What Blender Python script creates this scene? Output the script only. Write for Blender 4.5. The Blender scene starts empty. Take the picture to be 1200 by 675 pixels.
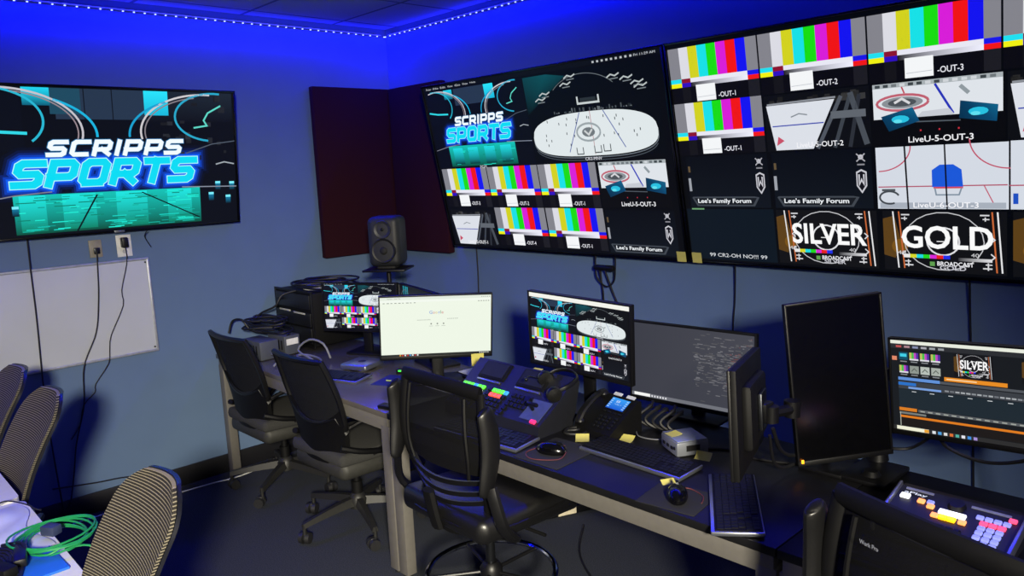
import bpy, bmesh, math, random
from mathutils import Matrix, Vector, Euler
random.seed(7)
S = bpy.context.scene
COL = S.collection
R = math.radians
PI = math.pi

# ------------------------------------------------------------------ camera
F_PX = 899.386
cam_d = bpy.data.cameras.new('camera')
cam = bpy.data.objects.new('camera', cam_d)
COL.objects.link(cam)
cam_d.sensor_width = 36.0
cam_d.lens = 36.0 * F_PX / 1200.0
cam_d.clip_start = 0.02
rows = ((0.68965716, -0.08120673, 0.71956825), (0.72277211, 0.13815488, -0.6771364), (-0.04442383, 0.98707583, 0.15397346))
m4 = Matrix(rows).to_4x4()
m4.translation = Vector((4.46, -3.13, 1.74))
cam.matrix_world = m4
S.camera = cam

# ------------------------------------------------------------------ look, world, lights
S.view_settings.view_transform = 'Standard'
S.view_settings.look = 'None'
S.view_settings.gamma = 1.0
S.view_settings.use_curve_mapping = False
S.view_settings.exposure = 0.0
W = bpy.data.worlds.new('world')
S.world = W
W.use_nodes = True
W.node_tree.nodes['Background'].inputs[0].default_value = (0.25, 0.32, 0.5, 1)
W.node_tree.nodes['Background'].inputs[1].default_value = 0.02


def area_light(name, loc, rot, sx, sy, power, col, spread=180):
    d = bpy.data.lights.new(name, 'AREA')
    d.shape = 'RECTANGLE'
    d.size, d.size_y = sx, sy
    d.energy = power
    d.color = col
    d.spread = R(spread)
    o = bpy.data.objects.new(name, d)
    o.location = loc
    o.rotation_euler = rot
    COL.objects.link(o)
    return o


LED_BLUE = (0.0, 0.002, 1.0)
# the blue strip light under the ceiling edge, one run per wall (area lamps shine along their own -z)
area_light('led_strip_glow_left_wall', (0.045, -2.45, 2.655), (0, R(-8), 0), 0.02, 4.9, 62, LED_BLUE)
area_light('led_strip_glow_back_wall', (3.2, -0.045, 2.655), (R(-8), 0, 0), 6.2, 0.02, 50, LED_BLUE)
# the part of the strip's light that spills upwards
area_light('led_strip_spill_left_wall', (0.03, -2.45, 2.652), (R(180), 0, 0), 0.012, 4.9, 3.0, LED_BLUE)
area_light('led_strip_spill_back_wall', (3.2, -0.03, 2.652), (R(180), 0, 0), 6.2, 0.012, 4.0, LED_BLUE)
# added ambient fill: weak warm area light under the rear ceiling, out of view
area_light('rear_fill_light', (4.9, -4.1, 2.68), (0, 0, 0), 1.2, 0.6, 7, (1.0, 0.94, 0.84))
# ceiling spotlight in the far right rear corner, aimed down at the desks
_d = Vector((1.9, -1.62, 0.0)) - Vector((6.3, -4.25, 2.45))
area_light('corner_spot_lamp', (6.3, -4.25, 2.45), _d.to_track_quat('-Z', 'Y').to_euler(), 0.35, 0.35, 70, (1.0, 0.92, 0.74), 58)


# ------------------------------------------------------------------ colour + material helpers
def lin(c):
    if isinstance(c, str):
        c = c.lstrip('#')
        c = tuple(int(c[i:i + 2], 16) / 255 for i in (0, 2, 4))
    return tuple((x / 12.92 if x <= 0.04045 else ((x + 0.055) / 1.055) ** 2.4) for x in c[:3])


MATS = {}


def mat(name, col, rough=0.5, metal=0.0, var=0.12, scale=40.0, bump=0.0, spec=0.5, emit=None, emit_s=0.0, coat=0.0):
    """principled material with a light noise variation of colour / bump"""
    if name in MATS:
        return MATS[name]
    m = bpy.data.materials.new(name)
    m.use_nodes = True
    nt = m.node_tree
    b = nt.nodes['Principled BSDF']
    c = lin(col)
    tc = nt.nodes.new('ShaderNodeTexCoord')
    nz = nt.nodes.new('ShaderNodeTexNoise')
    nz.inputs['Scale'].default_value = scale
    nz.inputs['Detail'].default_value = 3
    nt.links.new(tc.outputs['Object'], nz.inputs['Vector'])
    rp = nt.nodes.new('ShaderNodeValToRGB')
    rp.color_ramp.elements[0].position = 0.3
    rp.color_ramp.elements[1].position = 0.7
    rp.color_ramp.elements[0].color = tuple(x * (1 - var) for x in c) + (1,)
    rp.color_ramp.elements[1].color = tuple(min(1, x * (1 + var)) for x in c) + (1,)
    nt.links.new(nz.outputs['Fac'], rp.inputs['Fac'])
    nt.links.new(rp.outputs['Color'], b.inputs['Base Color'])
    b.inputs['Roughness'].default_value = rough
    b.inputs['Metallic'].default_value = metal
    b.inputs['Specular IOR Level'].default_value = spec
    b.inputs['Coat Weight'].default_value = coat
    if bump:
        bp = nt.nodes.new('ShaderNodeBump')
        bp.inputs['Strength'].default_value = bump
        bp.inputs['Distance'].default_value = 0.002
        nt.links.new(nz.outputs['Fac'], bp.inputs['Height'])
        nt.links.new(bp.outputs['Normal'], b.inputs['Normal'])
    if emit:
        b.inputs['Emission Color'].default_value = lin(emit) + (1,)
        b.inputs['Emission Strength'].default_value = emit_s
    MATS[name] = m
    return m


def mesh_fabric(name, col, see=0.3, stripe=None, period=0.011):
    """woven mesh: partly see-through cloth, optional woven stripes across the height"""
    m = mat(name, col, rough=0.85, scale=300, var=0.25, spec=0.15)
    nt = m.node_tree
    b = nt.nodes['Principled BSDF']
    out = nt.nodes['Material Output']
    if stripe:
        tc = nt.nodes.new('ShaderNodeTexCoord')
        wv = nt.nodes.new('ShaderNodeTexWave')
        wv.wave_type = 'BANDS'
        wv.bands_direction = 'Z'
        wv.inputs['Scale'].default_value = 2 * PI / 20 / period
        wv.inputs['Distortion'].default_value = 0.6
        wv.inputs['Detail Scale'].default_value = 2.0
        nt.links.new(tc.outputs['Object'], wv.inputs['Vector'])
        rp = nt.nodes.new('ShaderNodeValToRGB')
        rp.color_ramp.elements[0].position = 0.66
        rp.color_ramp.elements[1].position = 1.0
        rp.color_ramp.elements[0].color = lin(col) + (1,)
        rp.color_ramp.elements[1].color = lin(stripe) + (1,)
        nt.links.new(wv.outputs['Fac'], rp.inputs['Fac'])
        nt.links.new(rp.outputs['Color'], b.inputs['Base Color'])
    if see > 0:
        tr = nt.nodes.new('ShaderNodeBsdfTransparent')
        mx = nt.nodes.new('ShaderNodeMixShader')
        mx.inputs[0].default_value = see
        nt.links.new(b.outputs[0], mx.inputs[1])
        nt.links.new(tr.outputs[0], mx.inputs[2])
        nt.links.new(mx.outputs[0], out.inputs['Surface'])
    return m


def screen_material(name='lit_screen', strength=1.0):
    if name in MATS:
        return MATS[name]
    m = bpy.data.materials.new(name)
    m.use_nodes = True
    nt = m.node_tree
    b = nt.nodes['Principled BSDF']
    a = nt.nodes.new('ShaderNodeVertexColor')
    a.layer_name = 'pixels'
    nt.links.new(a.outputs['Color'], b.inputs['Emission Color'])
    b.inputs['Emission Strength'].default_value = strength
    b.inputs['Base Color'].default_value = (0.006, 0.006, 0.008, 1)
    b.inputs['Roughness'].default_value = 0.35
    b.inputs['Specular IOR Level'].default_value = 0.12
    MATS[name] = m
    return m


# ------------------------------------------------------------------ mesh builder
class MB:
    def __init__(self):
        self.bm = bmesh.new()
        self.mi = 0

    def _finish(self, verts, M):
        if M is not None:
            bmesh.ops.transform(self.bm, matrix=M, verts=verts)
        fs = set()
        for v in verts:
            for f in v.link_faces:
                fs.add(f)
        for f in fs:
            f.material_index = self.mi
            f.smooth = True
        return self

    def box(self, c, s, rot=None, bevel=0.0, seg=2, M=None):
        r = bmesh.ops.create_cube(self.bm, size=1.0)
        vs = r['verts']
        bmesh.ops.scale(self.bm, vec=Vector(s), verts=vs)
        if bevel > 0:
            es = set()
            for v in vs:
                es.update(v.link_edges)
            rr = bmesh.ops.bevel(self.bm, geom=list(es), offset=min(bevel, min(s) * 0.49), segments=seg, affect='EDGES', profile=0.5)
            vs = list({v for f in rr['faces'] for v in f.verts} | {v for v in vs if v.is_valid})
            allv = set(vs)
            st = list(vs)
            while st:
                v = st.pop()
                for e in v.link_edges:
                    w = e.other_vert(v)
                    if w not in allv:
                        allv.add(w)
                        st.append(w)
            vs = list(allv)
        T = Matrix.Translation(Vector(c))
        if rot is not None:
            T = T @ (rot.to_4x4() if not isinstance(rot, (tuple, list)) else Euler(rot).to_matrix().to_4x4())
        if M is not None:
            T = M @ T
        return self._finish(vs, T)

    def cyl(self, p0, p1, r0, r1=None, n=16, caps=True):
        p0, p1 = Vector(p0), Vector(p1)
        r1 = r0 if r1 is None else r1
        d = p1 - p0
        r = bmesh.ops.create_cone(self.bm, cap_ends=caps, segments=n, radius1=r0, radius2=r1, depth=d.length)
        q = d.to_track_quat('Z', 'Y').to_matrix().to_4x4()
        self._finish(r['verts'], Matrix.Translation((p0 + p1) / 2) @ q)
        return self

    def sphere(self, c, r, n=12, s=(1, 1, 1)):
        q = bmesh.ops.create_uvsphere(self.bm, u_segments=n, v_segments=max(6, n // 2), radius=r)
        return self._finish(q['verts'], Matrix.Translation(Vector(c)) @ Matrix.Diagonal(Vector(tuple(s) + (1,))))

    def tube(self, pts, r, n=8, closed=False, smooth=0, flat=1.0, up=(0, 0, 1)):
        """swept round (or flattened) bar; smooth = subdivisions of a Catmull-Rom curve through the points"""
        P = [Vector(p) for p in pts]
        if smooth:
            Q = []
            k = len(P)
            for i in range(k if closed else k - 1):
                g = (lambda j: P[j % k]) if closed else (lambda j: P[max(0, min(k - 1, j))])
                a, b, c, d = g(i - 1), g(i), g(i + 1), g(i + 2)
                for s in range(smooth):
                    t = s / smooth
                    Q.append(0.5 * ((2 * b) + (c - a) * t + (2 * a - 5 * b + 4 * c - d) * t * t + (3 * b - a - 3 * c + d) * t ** 3))
            if not closed:
                Q.append(P[-1])
            P = Q
        k = len(P)
        rad = r if callable(r) else (lambda t: r)
        rings = []
        nrm = None
        for i in range(k):
            if closed:
                t = P[(i + 1) % k] - P[i - 1]
            else:
                t = P[min(i + 1, k - 1)] - P[max(i - 1, 0)]
            if t.length < 1e-9:
                t = Vector((0, 0, 1))
            t.normalize()
            if nrm is None:
                u = Vector(up)
                if abs(u.dot(t)) > 0.95:
                    u = Vector((1, 0, 0)) if abs(t.x) < 0.9 else Vector((0, 1, 0))
                nrm = (u - t * u.dot(t)).normalized()
            else:
                nrm = (nrm - t * nrm.dot(t)).normalized()
            bn = t.cross(nrm)
            rr = rad(i / max(1, k - 1))
            rings.append([self.bm.verts.new(P[i] + nrm * math.cos(a) * rr * flat + bn * math.sin(a) * rr)
                          for a in [2 * PI * j / n for j in range(n)]])
        fs = []
        for i in range(k if closed else k - 1):
            A, B = rings[i], rings[(i + 1) % k]
            for j in range(n):
                fs.append(self.bm.faces.new((A[j], A[(j + 1) % n], B[(j + 1) % n], B[j])))
        if not closed:
            fs.append(self.bm.faces.new(rings[0][::-1]))
            fs.append(self.bm.faces.new(rings[-1]))
        for f in fs:
            f.material_index = self.mi
            f.smooth = True
        return self

    def prism(self, poly, h0, h1, M=None):
        """polygon in local xy swept from z=h0 to z=h1"""
        a = [self.bm.verts.new((x, y, h0)) for x, y in poly]
        b = [self.bm.verts.new((x, y, h1)) for x, y in poly]
        n = len(poly)
        self.bm.faces.new(a[::-1])
        self.bm.faces.new(b)
        for i in range(n):
            self.bm.faces.new((a[i], a[(i + 1) % n], b[(i + 1) % n], b[i]))
        self._finish(a + b, M)
        for v in a + b:
            for f in v.link_faces:
                f.smooth = False
        return self

    def panel(self, fn, nu=16, nv=16, thick=0.01, dirn=(0, 1, 0)):
        """double skin over fn(u in -1..1, v in 0..1) with a closed rim"""
        d = Vector(dirn) * thick
        A, B = [], []
        for j in range(nv + 1):
            ra, rb = [], []
            for i in range(nu + 1):
                p = Vector(fn(-1 + 2 * i / nu, j / nv))
                ra.append(self.bm.verts.new(p))
                rb.append(self.bm.verts.new(p + d))
            A.append(ra)
            B.append(rb)
        fs = []
        for j in range(nv):
            for i in range(nu):
                fs.append(self.bm.faces.new((A[j][i], A[j][i + 1], A[j + 1][i + 1], A[j + 1][i])))
                fs.append(self.bm.faces.new((B[j][i], B[j + 1][i], B[j + 1][i + 1], B[j][i + 1])))
        loop = [(0, i) for i in range(nu + 1)] + [(j, nu) for j in range(1, nv + 1)] + [(nv, i) for i in range(nu - 1, -1, -1)] + [(j, 0) for j in range(nv - 1, 0, -1)]
        for k in range(len(loop)):
            (j, i), (jj, ii) = loop[k], loop[(k + 1) % len(loop)]
            fs.append(self.bm.faces.new((A[j][i], B[j][i], B[jj][ii], A[jj][ii])))
        for f in fs:
            f.material_index = self.mi
            f.smooth = True
        return self

    def lathe(self, prof, n=24, M=None):
        rings = []
        vs = []
        for r, z in prof:
            ring = [self.bm.verts.new((max(r, 1e-4) * math.cos(2 * PI * j / n), max(r, 1e-4) * math.sin(2 * PI * j / n), z)) for j in range(n)]
            rings.append(ring)
            vs += ring
        for A, B in zip(rings, rings[1:]):
            for j in range(n):
                self.bm.faces.new((A[j], A[(j + 1) % n], B[(j + 1) % n], B[j]))
        self.bm.faces.new(rings[0][::-1])
        self.bm.faces.new(rings[-1])
        return self._finish(vs, M)

    def build(self, name, mats, parent=None, loc=None, rotz=0.0, M=None, sharp=35):
        if M is not None:
            self.bm.transform(M)
        bmesh.ops.recalc_face_normals(self.bm, faces=self.bm.faces[:])
        for e in self.bm.edges:
            if len(e.link_faces) == 2 and e.calc_face_angle(0) > R(sharp):
                e.smooth = False
        me = bpy.data.meshes.new(name)
        self.bm.to_mesh(me)
        self.bm.free()
        for m in (mats if isinstance(mats, (list, tuple)) else [mats]):
            me.materials.append(m)
        o = bpy.data.objects.new(name, me)
        COL.objects.link(o)
        if parent is not None:
            o.parent = parent
        if loc is not None:
            o.location = loc
            o.rotation_euler = (0, 0, rotz)
        return o


def thing(name, label, cat, loc=(0, 0, 0), rotz=0.0, group=None):
    o = bpy.data.objects.new(name, None)
    o.empty_display_size = 0.05
    COL.objects.link(o)
    o.location = loc
    o.rotation_euler = (0, 0, rotz)
    return tag(o, label, cat, group)


def tag(o, label, cat, group=None):
    o['label'] = label
    o['category'] = cat
    if group:
        o['group'] = group
    return o


def struct(o):
    o['kind'] = 'structure'
    return o


def dup(root, loc, rotz, label, group=None):
    r = root.copy()
    COL.objects.link(r)
    r.location = loc
    r.rotation_euler = (0, 0, rotz)
    r['label'] = label
    if group:
        r['group'] = group
    for ch in list(root.children):
        c = ch.copy()
        COL.objects.link(c)
        c.parent = r
        for g in list(ch.children):
            d = g.copy()
            COL.objects.link(d)
            d.parent = c
    return r


# ------------------------------------------------------------------ screen pictures (flat coloured pixels of a lit display)
_TXT = {}


def text_polys(s, bold):
    key = (s, bold)
    if key in _TXT:
        return _TXT[key]
    cu = bpy.data.curves.new('glyphs', 'FONT')
    cu.body = s
    cu.offset = bold
    cu.resolution_u = 3
    ob = bpy.data.objects.new('glyphs', cu)
    COL.objects.link(ob)
    dg = bpy.context.evaluated_depsgraph_get()
    dg.update()
    me = ob.evaluated_get(dg).to_mesh()
    vs = [(v.co.x, v.co.y) for v in me.vertices]
    ps = [[vs[i] for i in p.vertices] for p in me.polygons]
    ob.evaluated_get(dg).to_mesh_clear()
    bpy.data.objects.remove(ob)
    bpy.data.curves.remove(cu)
    xs = [x for x, _ in vs] or [0, 1]
    ys = [y for _, y in vs] or [0, 1]
    r = (ps, min(xs), max(xs), min(ys), max(ys))
    _TXT[key] = r
    return r


STROKES = {
    'S': [[(1, 1), (.16, 1), (0, .88), (0, .62), (.14, .5), (.86, .5), (1, .38), (1, .12), (.84, 0), (0, 0)]],
    'C': [[(1, 1), (.16, 1), (0, .86), (0, .14), (.16, 0), (1, 0)]],
    'R': [[(0, 0), (0, 1), (.86, 1), (1, .88), (1, .5), (.86, .38), (0, .38)], [(.5, .38), (1, 0)]],
    'I': [[(.5, 0), (.5, 1)]],
    'P': [[(0, 0), (0, 1), (.86, 1), (1, .88), (1, .46), (.86, .34), (0, .34)]],
    'O': [[(.16, 0), (.84, 0), (1, .14), (1, .86), (.84, 1), (.16, 1), (0, .86), (0, .14), (.16, 0), (.84, 0)]],
    'T': [[(0, 1), (1, 1)], [(.5, 1), (.5, 0)]],
}


class Canvas:
    """picture of a display in 16 x 9 units; layers sit a fraction of a millimetre apart"""

    def __init__(self, bg='#000000'):
        self.p = []
        self.rect(0, 0, 16, 9, bg, 0)

    def poly(self, pts, col, L=1):
        if not isinstance(col, list):
            c = lin(col)
            cs = [c] * len(pts)
        else:
            cs = [lin(c) for c in col]
        self.p.append((pts, cs, L))

    def rect(self, x0, y0, x1, y1, col, L=1):
        self.poly([(x0, y0), (x1, y0), (x1, y1), (x0, y1)], col, L)

    def hgrad(self, x0, y0, x1, y1, ca, cb, L=1):
        self.poly([(x0, y0), (x1, y0), (x1, y1), (x0, y1)], [ca, cb, cb, ca], L)

    def vgrad(self, x0, y0, x1, y1, cbot, ctop, L=1):
        self.poly([(x0, y0), (x1, y0), (x1, y1), (x0, y1)], [cbot, cbot, ctop, ctop], L)

    def line(self, pts, w, col, L=2):
        """thick polyline with mitred corners"""
        n = len(pts)
        V = [Vector(p) for p in pts]
        lt, rt = [], []
        for i in range(n):
            a = (V[i] - V[i - 1]).normalized() if i > 0 else None
            b = (V[i + 1] - V[i]).normalized() if i < n - 1 else None
            if a is None:
                a = b
            if b is None:
                b = a
            t = (a + b)
            t = t.normalized() if t.length > 1e-6 else a
            nn = Vector((-t.y, t.x))
            k = 1 / max(0.45, nn.dot(Vector((-a.y, a.x))))
            lt.append(V[i] + nn * w / 2 * k)
            rt.append(V[i] - nn * w / 2 * k)
        for i in range(n - 1):
            self.poly([tuple(lt[i]), tuple(rt[i]), tuple(rt[i + 1]), tuple(lt[i + 1])], col, L)

    def ell(self, cx, cy, rx, ry, col, L=1, n=28):
        self.poly([(cx + rx * math.cos(2 * PI * i / n), cy + ry * math.sin(2 * PI * i / n)) for i in range(n)], col, L)

    def arc(self, cx, cy, rx, ry, a0, a1, w, col, L=2, n=22):
        self.line([(cx + rx * math.cos(R(a0 + (a1 - a0) * i / n)), cy + ry * math.sin(R(a0 + (a1 - a0) * i / n))) for i in range(n + 1)], w, col, L)

    def text(self, s, x0, y0, x1, y1, col, L=3, bold=0.0, shear=0.0):
        ps, ax, bx, ay, by = text_polys(s, bold)
        for q in ps:
            o = []
            for x, y in q:
                v = (y - ay) / (by - ay)
                o.append((x0 + (x - ax) / (bx - ax) * (x1 - x0) + shear * v * (y1 - y0), y0 + v * (y1 - y0)))
            self.poly(o, col, L)

    def block_text(self, s, x0, y0, x1, y1, t, col, L=3, grow=0.0, shear=0.25, gap=0.28):
        """squared italic lettering built of strokes"""
        h = y1 - y0
        n = len(s)
        ws = [0.35 if c == 'I' else 1.0 for c in s]
        u = (x1 - x0 - shear * h) / (sum(ws) + gap * (n - 1))
        x = x0
        for c, wd in zip(s, ws):
            for st in STROKES[c]:
                pts = []
                for a, b in st:
                    yy = y0 + t / 2 + b * (h - t)
                    if c == 'I':
                        xx = x + u * wd / 2
                    else:
                        xx = x + t / 2 + a * (u * wd - t)
                    pts.append((xx + shear * (yy - y0), yy))
                cap = (t + grow) / 2
                d0 = (Vector(pts[0]) - Vector(pts[1])).normalized() * cap
                d1 = (Vector(pts[-1]) - Vector(pts[-2])).normalized() * cap
                pts[0] = tuple(Vector(pts[0]) + d0)
                pts[-1] = tuple(Vector(pts[-1]) + d1)
                self.line(pts, t + grow, col, L)
            x += u * (wd + gap)

    def glow(self, x0, y0, x1, y1, r, col, L=1, bg='#000000', shear=0.0):
        """soft halo fading from col to bg around a box"""
        A = [(x0, y0), (x1, y0), (x1, y1), (x0, y1)]
        B = [(x0 - r, y0 - r), (x1 + r, y0 - r), (x1 + r, y1 + r), (x0 - r, y1 + r)]
        sh = lambda p: (p[0] + shear * (p[1] - y0), p[1])
        A, B = [sh(p) for p in A], [sh(p) for p in B]
        self.poly(A, col, L)
        for i in range(4):
            j = (i + 1) % 4
            self.poly([A[i], B[i], B[j], A[j]], [col, bg, bg, col], L)

    def build(self, name, parent, M, w, h, step=0.00035, matl=None):
        """M maps local (x right, y = out of the back, z up), origin at the screen centre, front at -y"""
        vs, fs, cs = [], [], []
        for pts, col, L in self.p:
            i0 = len(vs)
            for (x, y) in pts:
                x = min(16, max(0, x))
                y = min(9, max(0, y))
                vs.append(M @ Vector(((x / 16 - 0.5) * w, -L * step, (y / 9 - 0.5) * h)))
            fs.append(list(range(i0, i0 + len(pts))))
            cs += col
        me = bpy.data.meshes.new(name)
        me.from_pydata([tuple(v) for v in vs], [], fs)
        at = me.color_attributes.new('pixels', 'FLOAT_COLOR', 'CORNER')
        buf = []
        for lp in me.loops:
            buf += list(cs[lp.vertex_index]) + [1.0]
        at.data.foreach_set('color', buf)
        me.materials.append(matl or screen_material())
        o = bpy.data.objects.new(name, me)
        COL.objects.link(o)
        o.parent = parent
        return o


BAR = ['#c8c8c8', '#c6c600', '#00c8c8', '#00c800', '#c800c8', '#dc0000', '#0000dc']
BAR = ['#dcdce4', '#d2d21c', '#18e0e6', '#18dc10', '#d81ed8', '#f01414', '#1414f0']


def bars(c, x, y, w, h, label, L=1, txt=True):
    """one cell of colour bars, bottom-left corner x, y"""
    e = w / 8 * 1.02
    bw = (w - 2 * e) / 7
    t0, t1, t2 = y + h * 0.44, y + h * 0.385, y + h * 0.325
    yt = y + h * 0.99
    c.rect(x, t0, x + e, yt, '#84848c', L)
    c.rect(x + w - e, t0, x + w - 0.04, yt, '#84848c', L)
    for i, k in enumerate(BAR):
        c.rect(x + e + i * bw, t0, x + e + (i + 1) * bw, yt, k, L)
    m1, m2 = t0 - h * 0.075, t0 - h * 0.15
    c.rect(x, m1, x + e, t0, '#20e0f0', L)
    c.rect(x, m2, x + e, m1, '#f0f010', L)
    c.rect(x + e, m1, x + e + bw, t0, '#8c1430', L)
    c.rect(x + e, m2, x + e + bw, m1, '#3010c0', L)
    c.rect(x + e + bw, m1, x + w - e, t0, '#e8e8f4', L)
    c.hgrad(x + e + bw, m2, x + w - e, m1, '#101014', '#f0f0ff', L)
    c.rect(x + w - e, m1, x + w - 0.04, t0, '#1818e8', L)
    c.rect(x + w - e, m2, x + w - 0.04, m1, '#f01818', L)
    c.rect(x, y, x + w - 0.04, m2, '#0a0a10', L)
    c.rect(x + e, y, x + e + bw * 0.9, m2, '#141418', L + 1)
    c.rect(x + w - e, y, x + w - 0.04, m2, '#1c1c22', L + 1)
    c.rect(x + 0.29 * w, y + 0.02 * h, x + 0.51 * w, m2 + 0.02 * h, '#f4f6f8', L + 2)
    c.line([(x + 0.30 * w, y + 0.09 * h), (x + 0.5 * w, y + 0.10 * h)], 0.02, '#b8bcc4', L + 3)
    if txt:
        c.text(label, x + 0.54 * w, y + 0.05 * h, x + 0.73 * w, y + 0.14 * h, '#e8e8f0', L + 3, bold=0.01)


def scripps(c, x, y, w, h, big=False):
    """blue stage title card, box x, y, w, h"""
    X = lambda u: x + u / 16 * w
    Y = lambda v: y + v / 9 * h
    k = w / 16
    c.rect(x, y, x + w, y + h, '#060a14', 1)
    # stage: panels of the back wall and teal slabs
    c.rect(X(5.0), Y(7.1), X(10.2), Y(8.95), '#26364c', 2)
    if big:
        for u in (6.6, 8.2):
            c.line([(X(u), Y(7.1)), (X(u), Y(8.95))], 0.06 * k, '#0c121c', 3)
        c.rect(X(4.7), Y(7.4), X(6.4), Y(8.95), '#1e4a60', 3)
        c.vgrad(X(10.2), Y(7.0), X(15.9), Y(8.95), '#0a0e18', '#1c2632', 2)
        for i in range(26):
            u, v = random.uniform(10.6, 15.4), random.uniform(4.2, 8.6)
            a, b = random.uniform(.12, .5), random.uniform(.1, .5)
            g = random.randint(22, 46)
            c.rect(X(u), Y(v), X(min(15.8, u + a)), Y(v + b), (g / 255, g * 1.08 / 255, g * 1.25 / 255), 3)
    c.vgrad(X(3.3), Y(7.9), X(4.75), Y(8.95), '#0a5c78', '#20d8f4', 4)
    c.vgrad(X(10.1), Y(7.4), X(11.6), Y(8.95), '#18b8dc', '#28e4fc', 4)
    # sweeping light curves
    wl = 0.11 * k
    c.rect(X(-0.0), Y(5.2), X(3.2), Y(8.6), '#070c18', 2)
    c.arc(X(2.0), Y(6.3), 4.4 * k, 2.6 * h / 9, -10, 110, wl * 1.1, '#c8c4cc', 5)
    c.arc(X(2.0), Y(6.3), 4.15 * k, 2.45 * h / 9, -10, 80, wl * .7, '#988890', 5)
    c.arc(X(2.6), Y(6.1), 4.6 * k, 2.5 * h / 9, -2, 60, wl * 1.3, '#18b4e0', 5)
    c.arc(X(1.4), Y(7.0), 2.9 * k, 1.9 * h / 9, -40, 100, wl * 1.2, '#28b8d4', 5)
    c.line([(X(0.1), Y(6.6)), (X(1.6), Y(6.35)), (X(3.4), Y(6.25))], wl * 1.6, '#30d8e8', 5)
    c.arc(X(14.0), Y(6.3), 4.2 * k, 2.5 * h / 9, 85, 190, wl * 1.1, '#d0ccd0', 5)
    c.arc(X(14.0), Y(6.3), 3.95 * k, 2.3 * h / 9, 100, 190, wl * .7, '#888088', 5)
    c.arc(X(13.8), Y(6.1), 4.7 * k, 2.5 * h / 9, 120, 182, wl * 1.2, '#18a0d0', 5)
    c.arc(X(14.6), Y(7.3), 2.6 * k, 1.6 * h / 9, 80, 260, wl * 1.2, '#28a8cc', 5)
    c.line([(X(15.1), Y(8.1)), (X(14.2), Y(7.6)), (X(13.9), Y(7.1)), (X(14.1), Y(6.75)), (X(13.2), Y(6.6))], wl, '#60d8c8', 5)
    c.line([(X(12.6), Y(4.9)), (X(14.4), Y(5.5)), (X(16), Y(5.7))], wl * 0.6, '#505a68', 5)
    c.line([(X(14.6), Y(4.1)), (X(15.2), Y(4.25)), (X(15.9), Y(4.1))], wl * 0.8, '#a0a8b0', 5)
    # halo, reflection pool
    for gr, col, L in ((1.5, '#060d22', 2.2), (1.15, '#071540', 2.4), (.85, '#082470', 2.6), (.6, '#0a3cb4', 2.8)):
        c.block_text('SPORTS', X(2.15), Y(2.95), X(13.4), Y(4.67), 0.44 * h / 9, col, L, grow=gr * k, gap=0.10, shear=.32)
    c.vgrad(X(2.3), Y(0.15), X(13.4), Y(2.55), '#06503e', '#12c4b8', 3)
    if big:
        for u, wd in ((2.6, 1.4), (4.9, 1.9), (8.0, 1.9), (11.2, 1.6)):
            c.vgrad(X(u), Y(.3), X(u + wd), Y(2.5), '#0a8468', '#1ee8e4', 3.5)
    for i in range(150 if big else 24):
        v = random.uniform(0.2, 2.4)
        u = random.uniform(2.4, 12.6)
        a = random.uniform(.3, 1.3)
        if any(abs(u + a / 2 - cc) < 0.35 for cc in (4.2, 7.4, 10.6)):
            continue
        col = random.choice(['#18d8c8', '#10b09c', '#22f0d8', '#08806c', '#0c9c90'])
        c.rect(X(u), Y(v), X(min(13.3, u + a)), Y(v + 0.06), col, 4)
    if not big:
        for u in (3.0, 5.6, 8.4, 11):
            c.vgrad(X(u), Y(0.4), X(u + 1.7), Y(2.3), '#04302c', '#20e0e8', 4)
    else:
        c.line([(X(6.9), Y(2.4)), (X(5.6), Y(0.15))], 0.1 * k, '#02181c', 5)
        c.line([(X(9.6), Y(2.4)), (X(13.3), Y(0.45))], 0.08 * k, '#02181c', 5)
        for u, v in ((14.0, 2.0), (15.2, 1.75), (14.5, 2.75), (15.5, 2.7), (2.2, 1.75)):
            c.rect(X(u), Y(v), X(u + .35), Y(v + .16), '#7cf0ff', 5)
            c.vgrad(X(u), Y(v - .45), X(u + .35), Y(v), '#060a14', '#1078a0', 4)
    c.line([(X(0.0), Y(2.15)), (X(2.4), Y(2.55)), (X(4.4), Y(2.7))], 0.07 * k, '#80808c', 5)
    c.line([(X(12.2), Y(2.62)), (X(16), Y(2.5))], 0.07 * k, '#8890a0', 5)
    # lettering
    c.block_text('SPORTS', X(2.15), Y(2.95), X(13.4), Y(4.67), 0.44 * h / 9, '#0a5cf0', 5, grow=0.34 * k, gap=0.10, shear=.32)
    c.block_text('SPORTS', X(2.15), Y(2.95), X(13.4), Y(4.67), 0.44 * h / 9, '#b8fcff', 6, grow=0.10 * k, gap=0.10, shear=.32)
    c.block_text('SPORTS', X(2.15), Y(2.95), X(13.4), Y(4.67), 0.44 * h / 9, '#08dcf4', 7, gap=0.10, shear=.32)
    c.block_text('SCRIPPS', X(4.2), Y(4.82), X(12.5), Y(5.86), 0.27 * h / 9, '#1870a8', 6, grow=0.08 * k, gap=0.16, shear=.3)
    c.block_text('SCRIPPS', X(4.2), Y(4.82), X(12.5), Y(5.86), 0.27 * h / 9, '#f4fcff', 8, gap=0.16, shear=.3)


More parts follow.
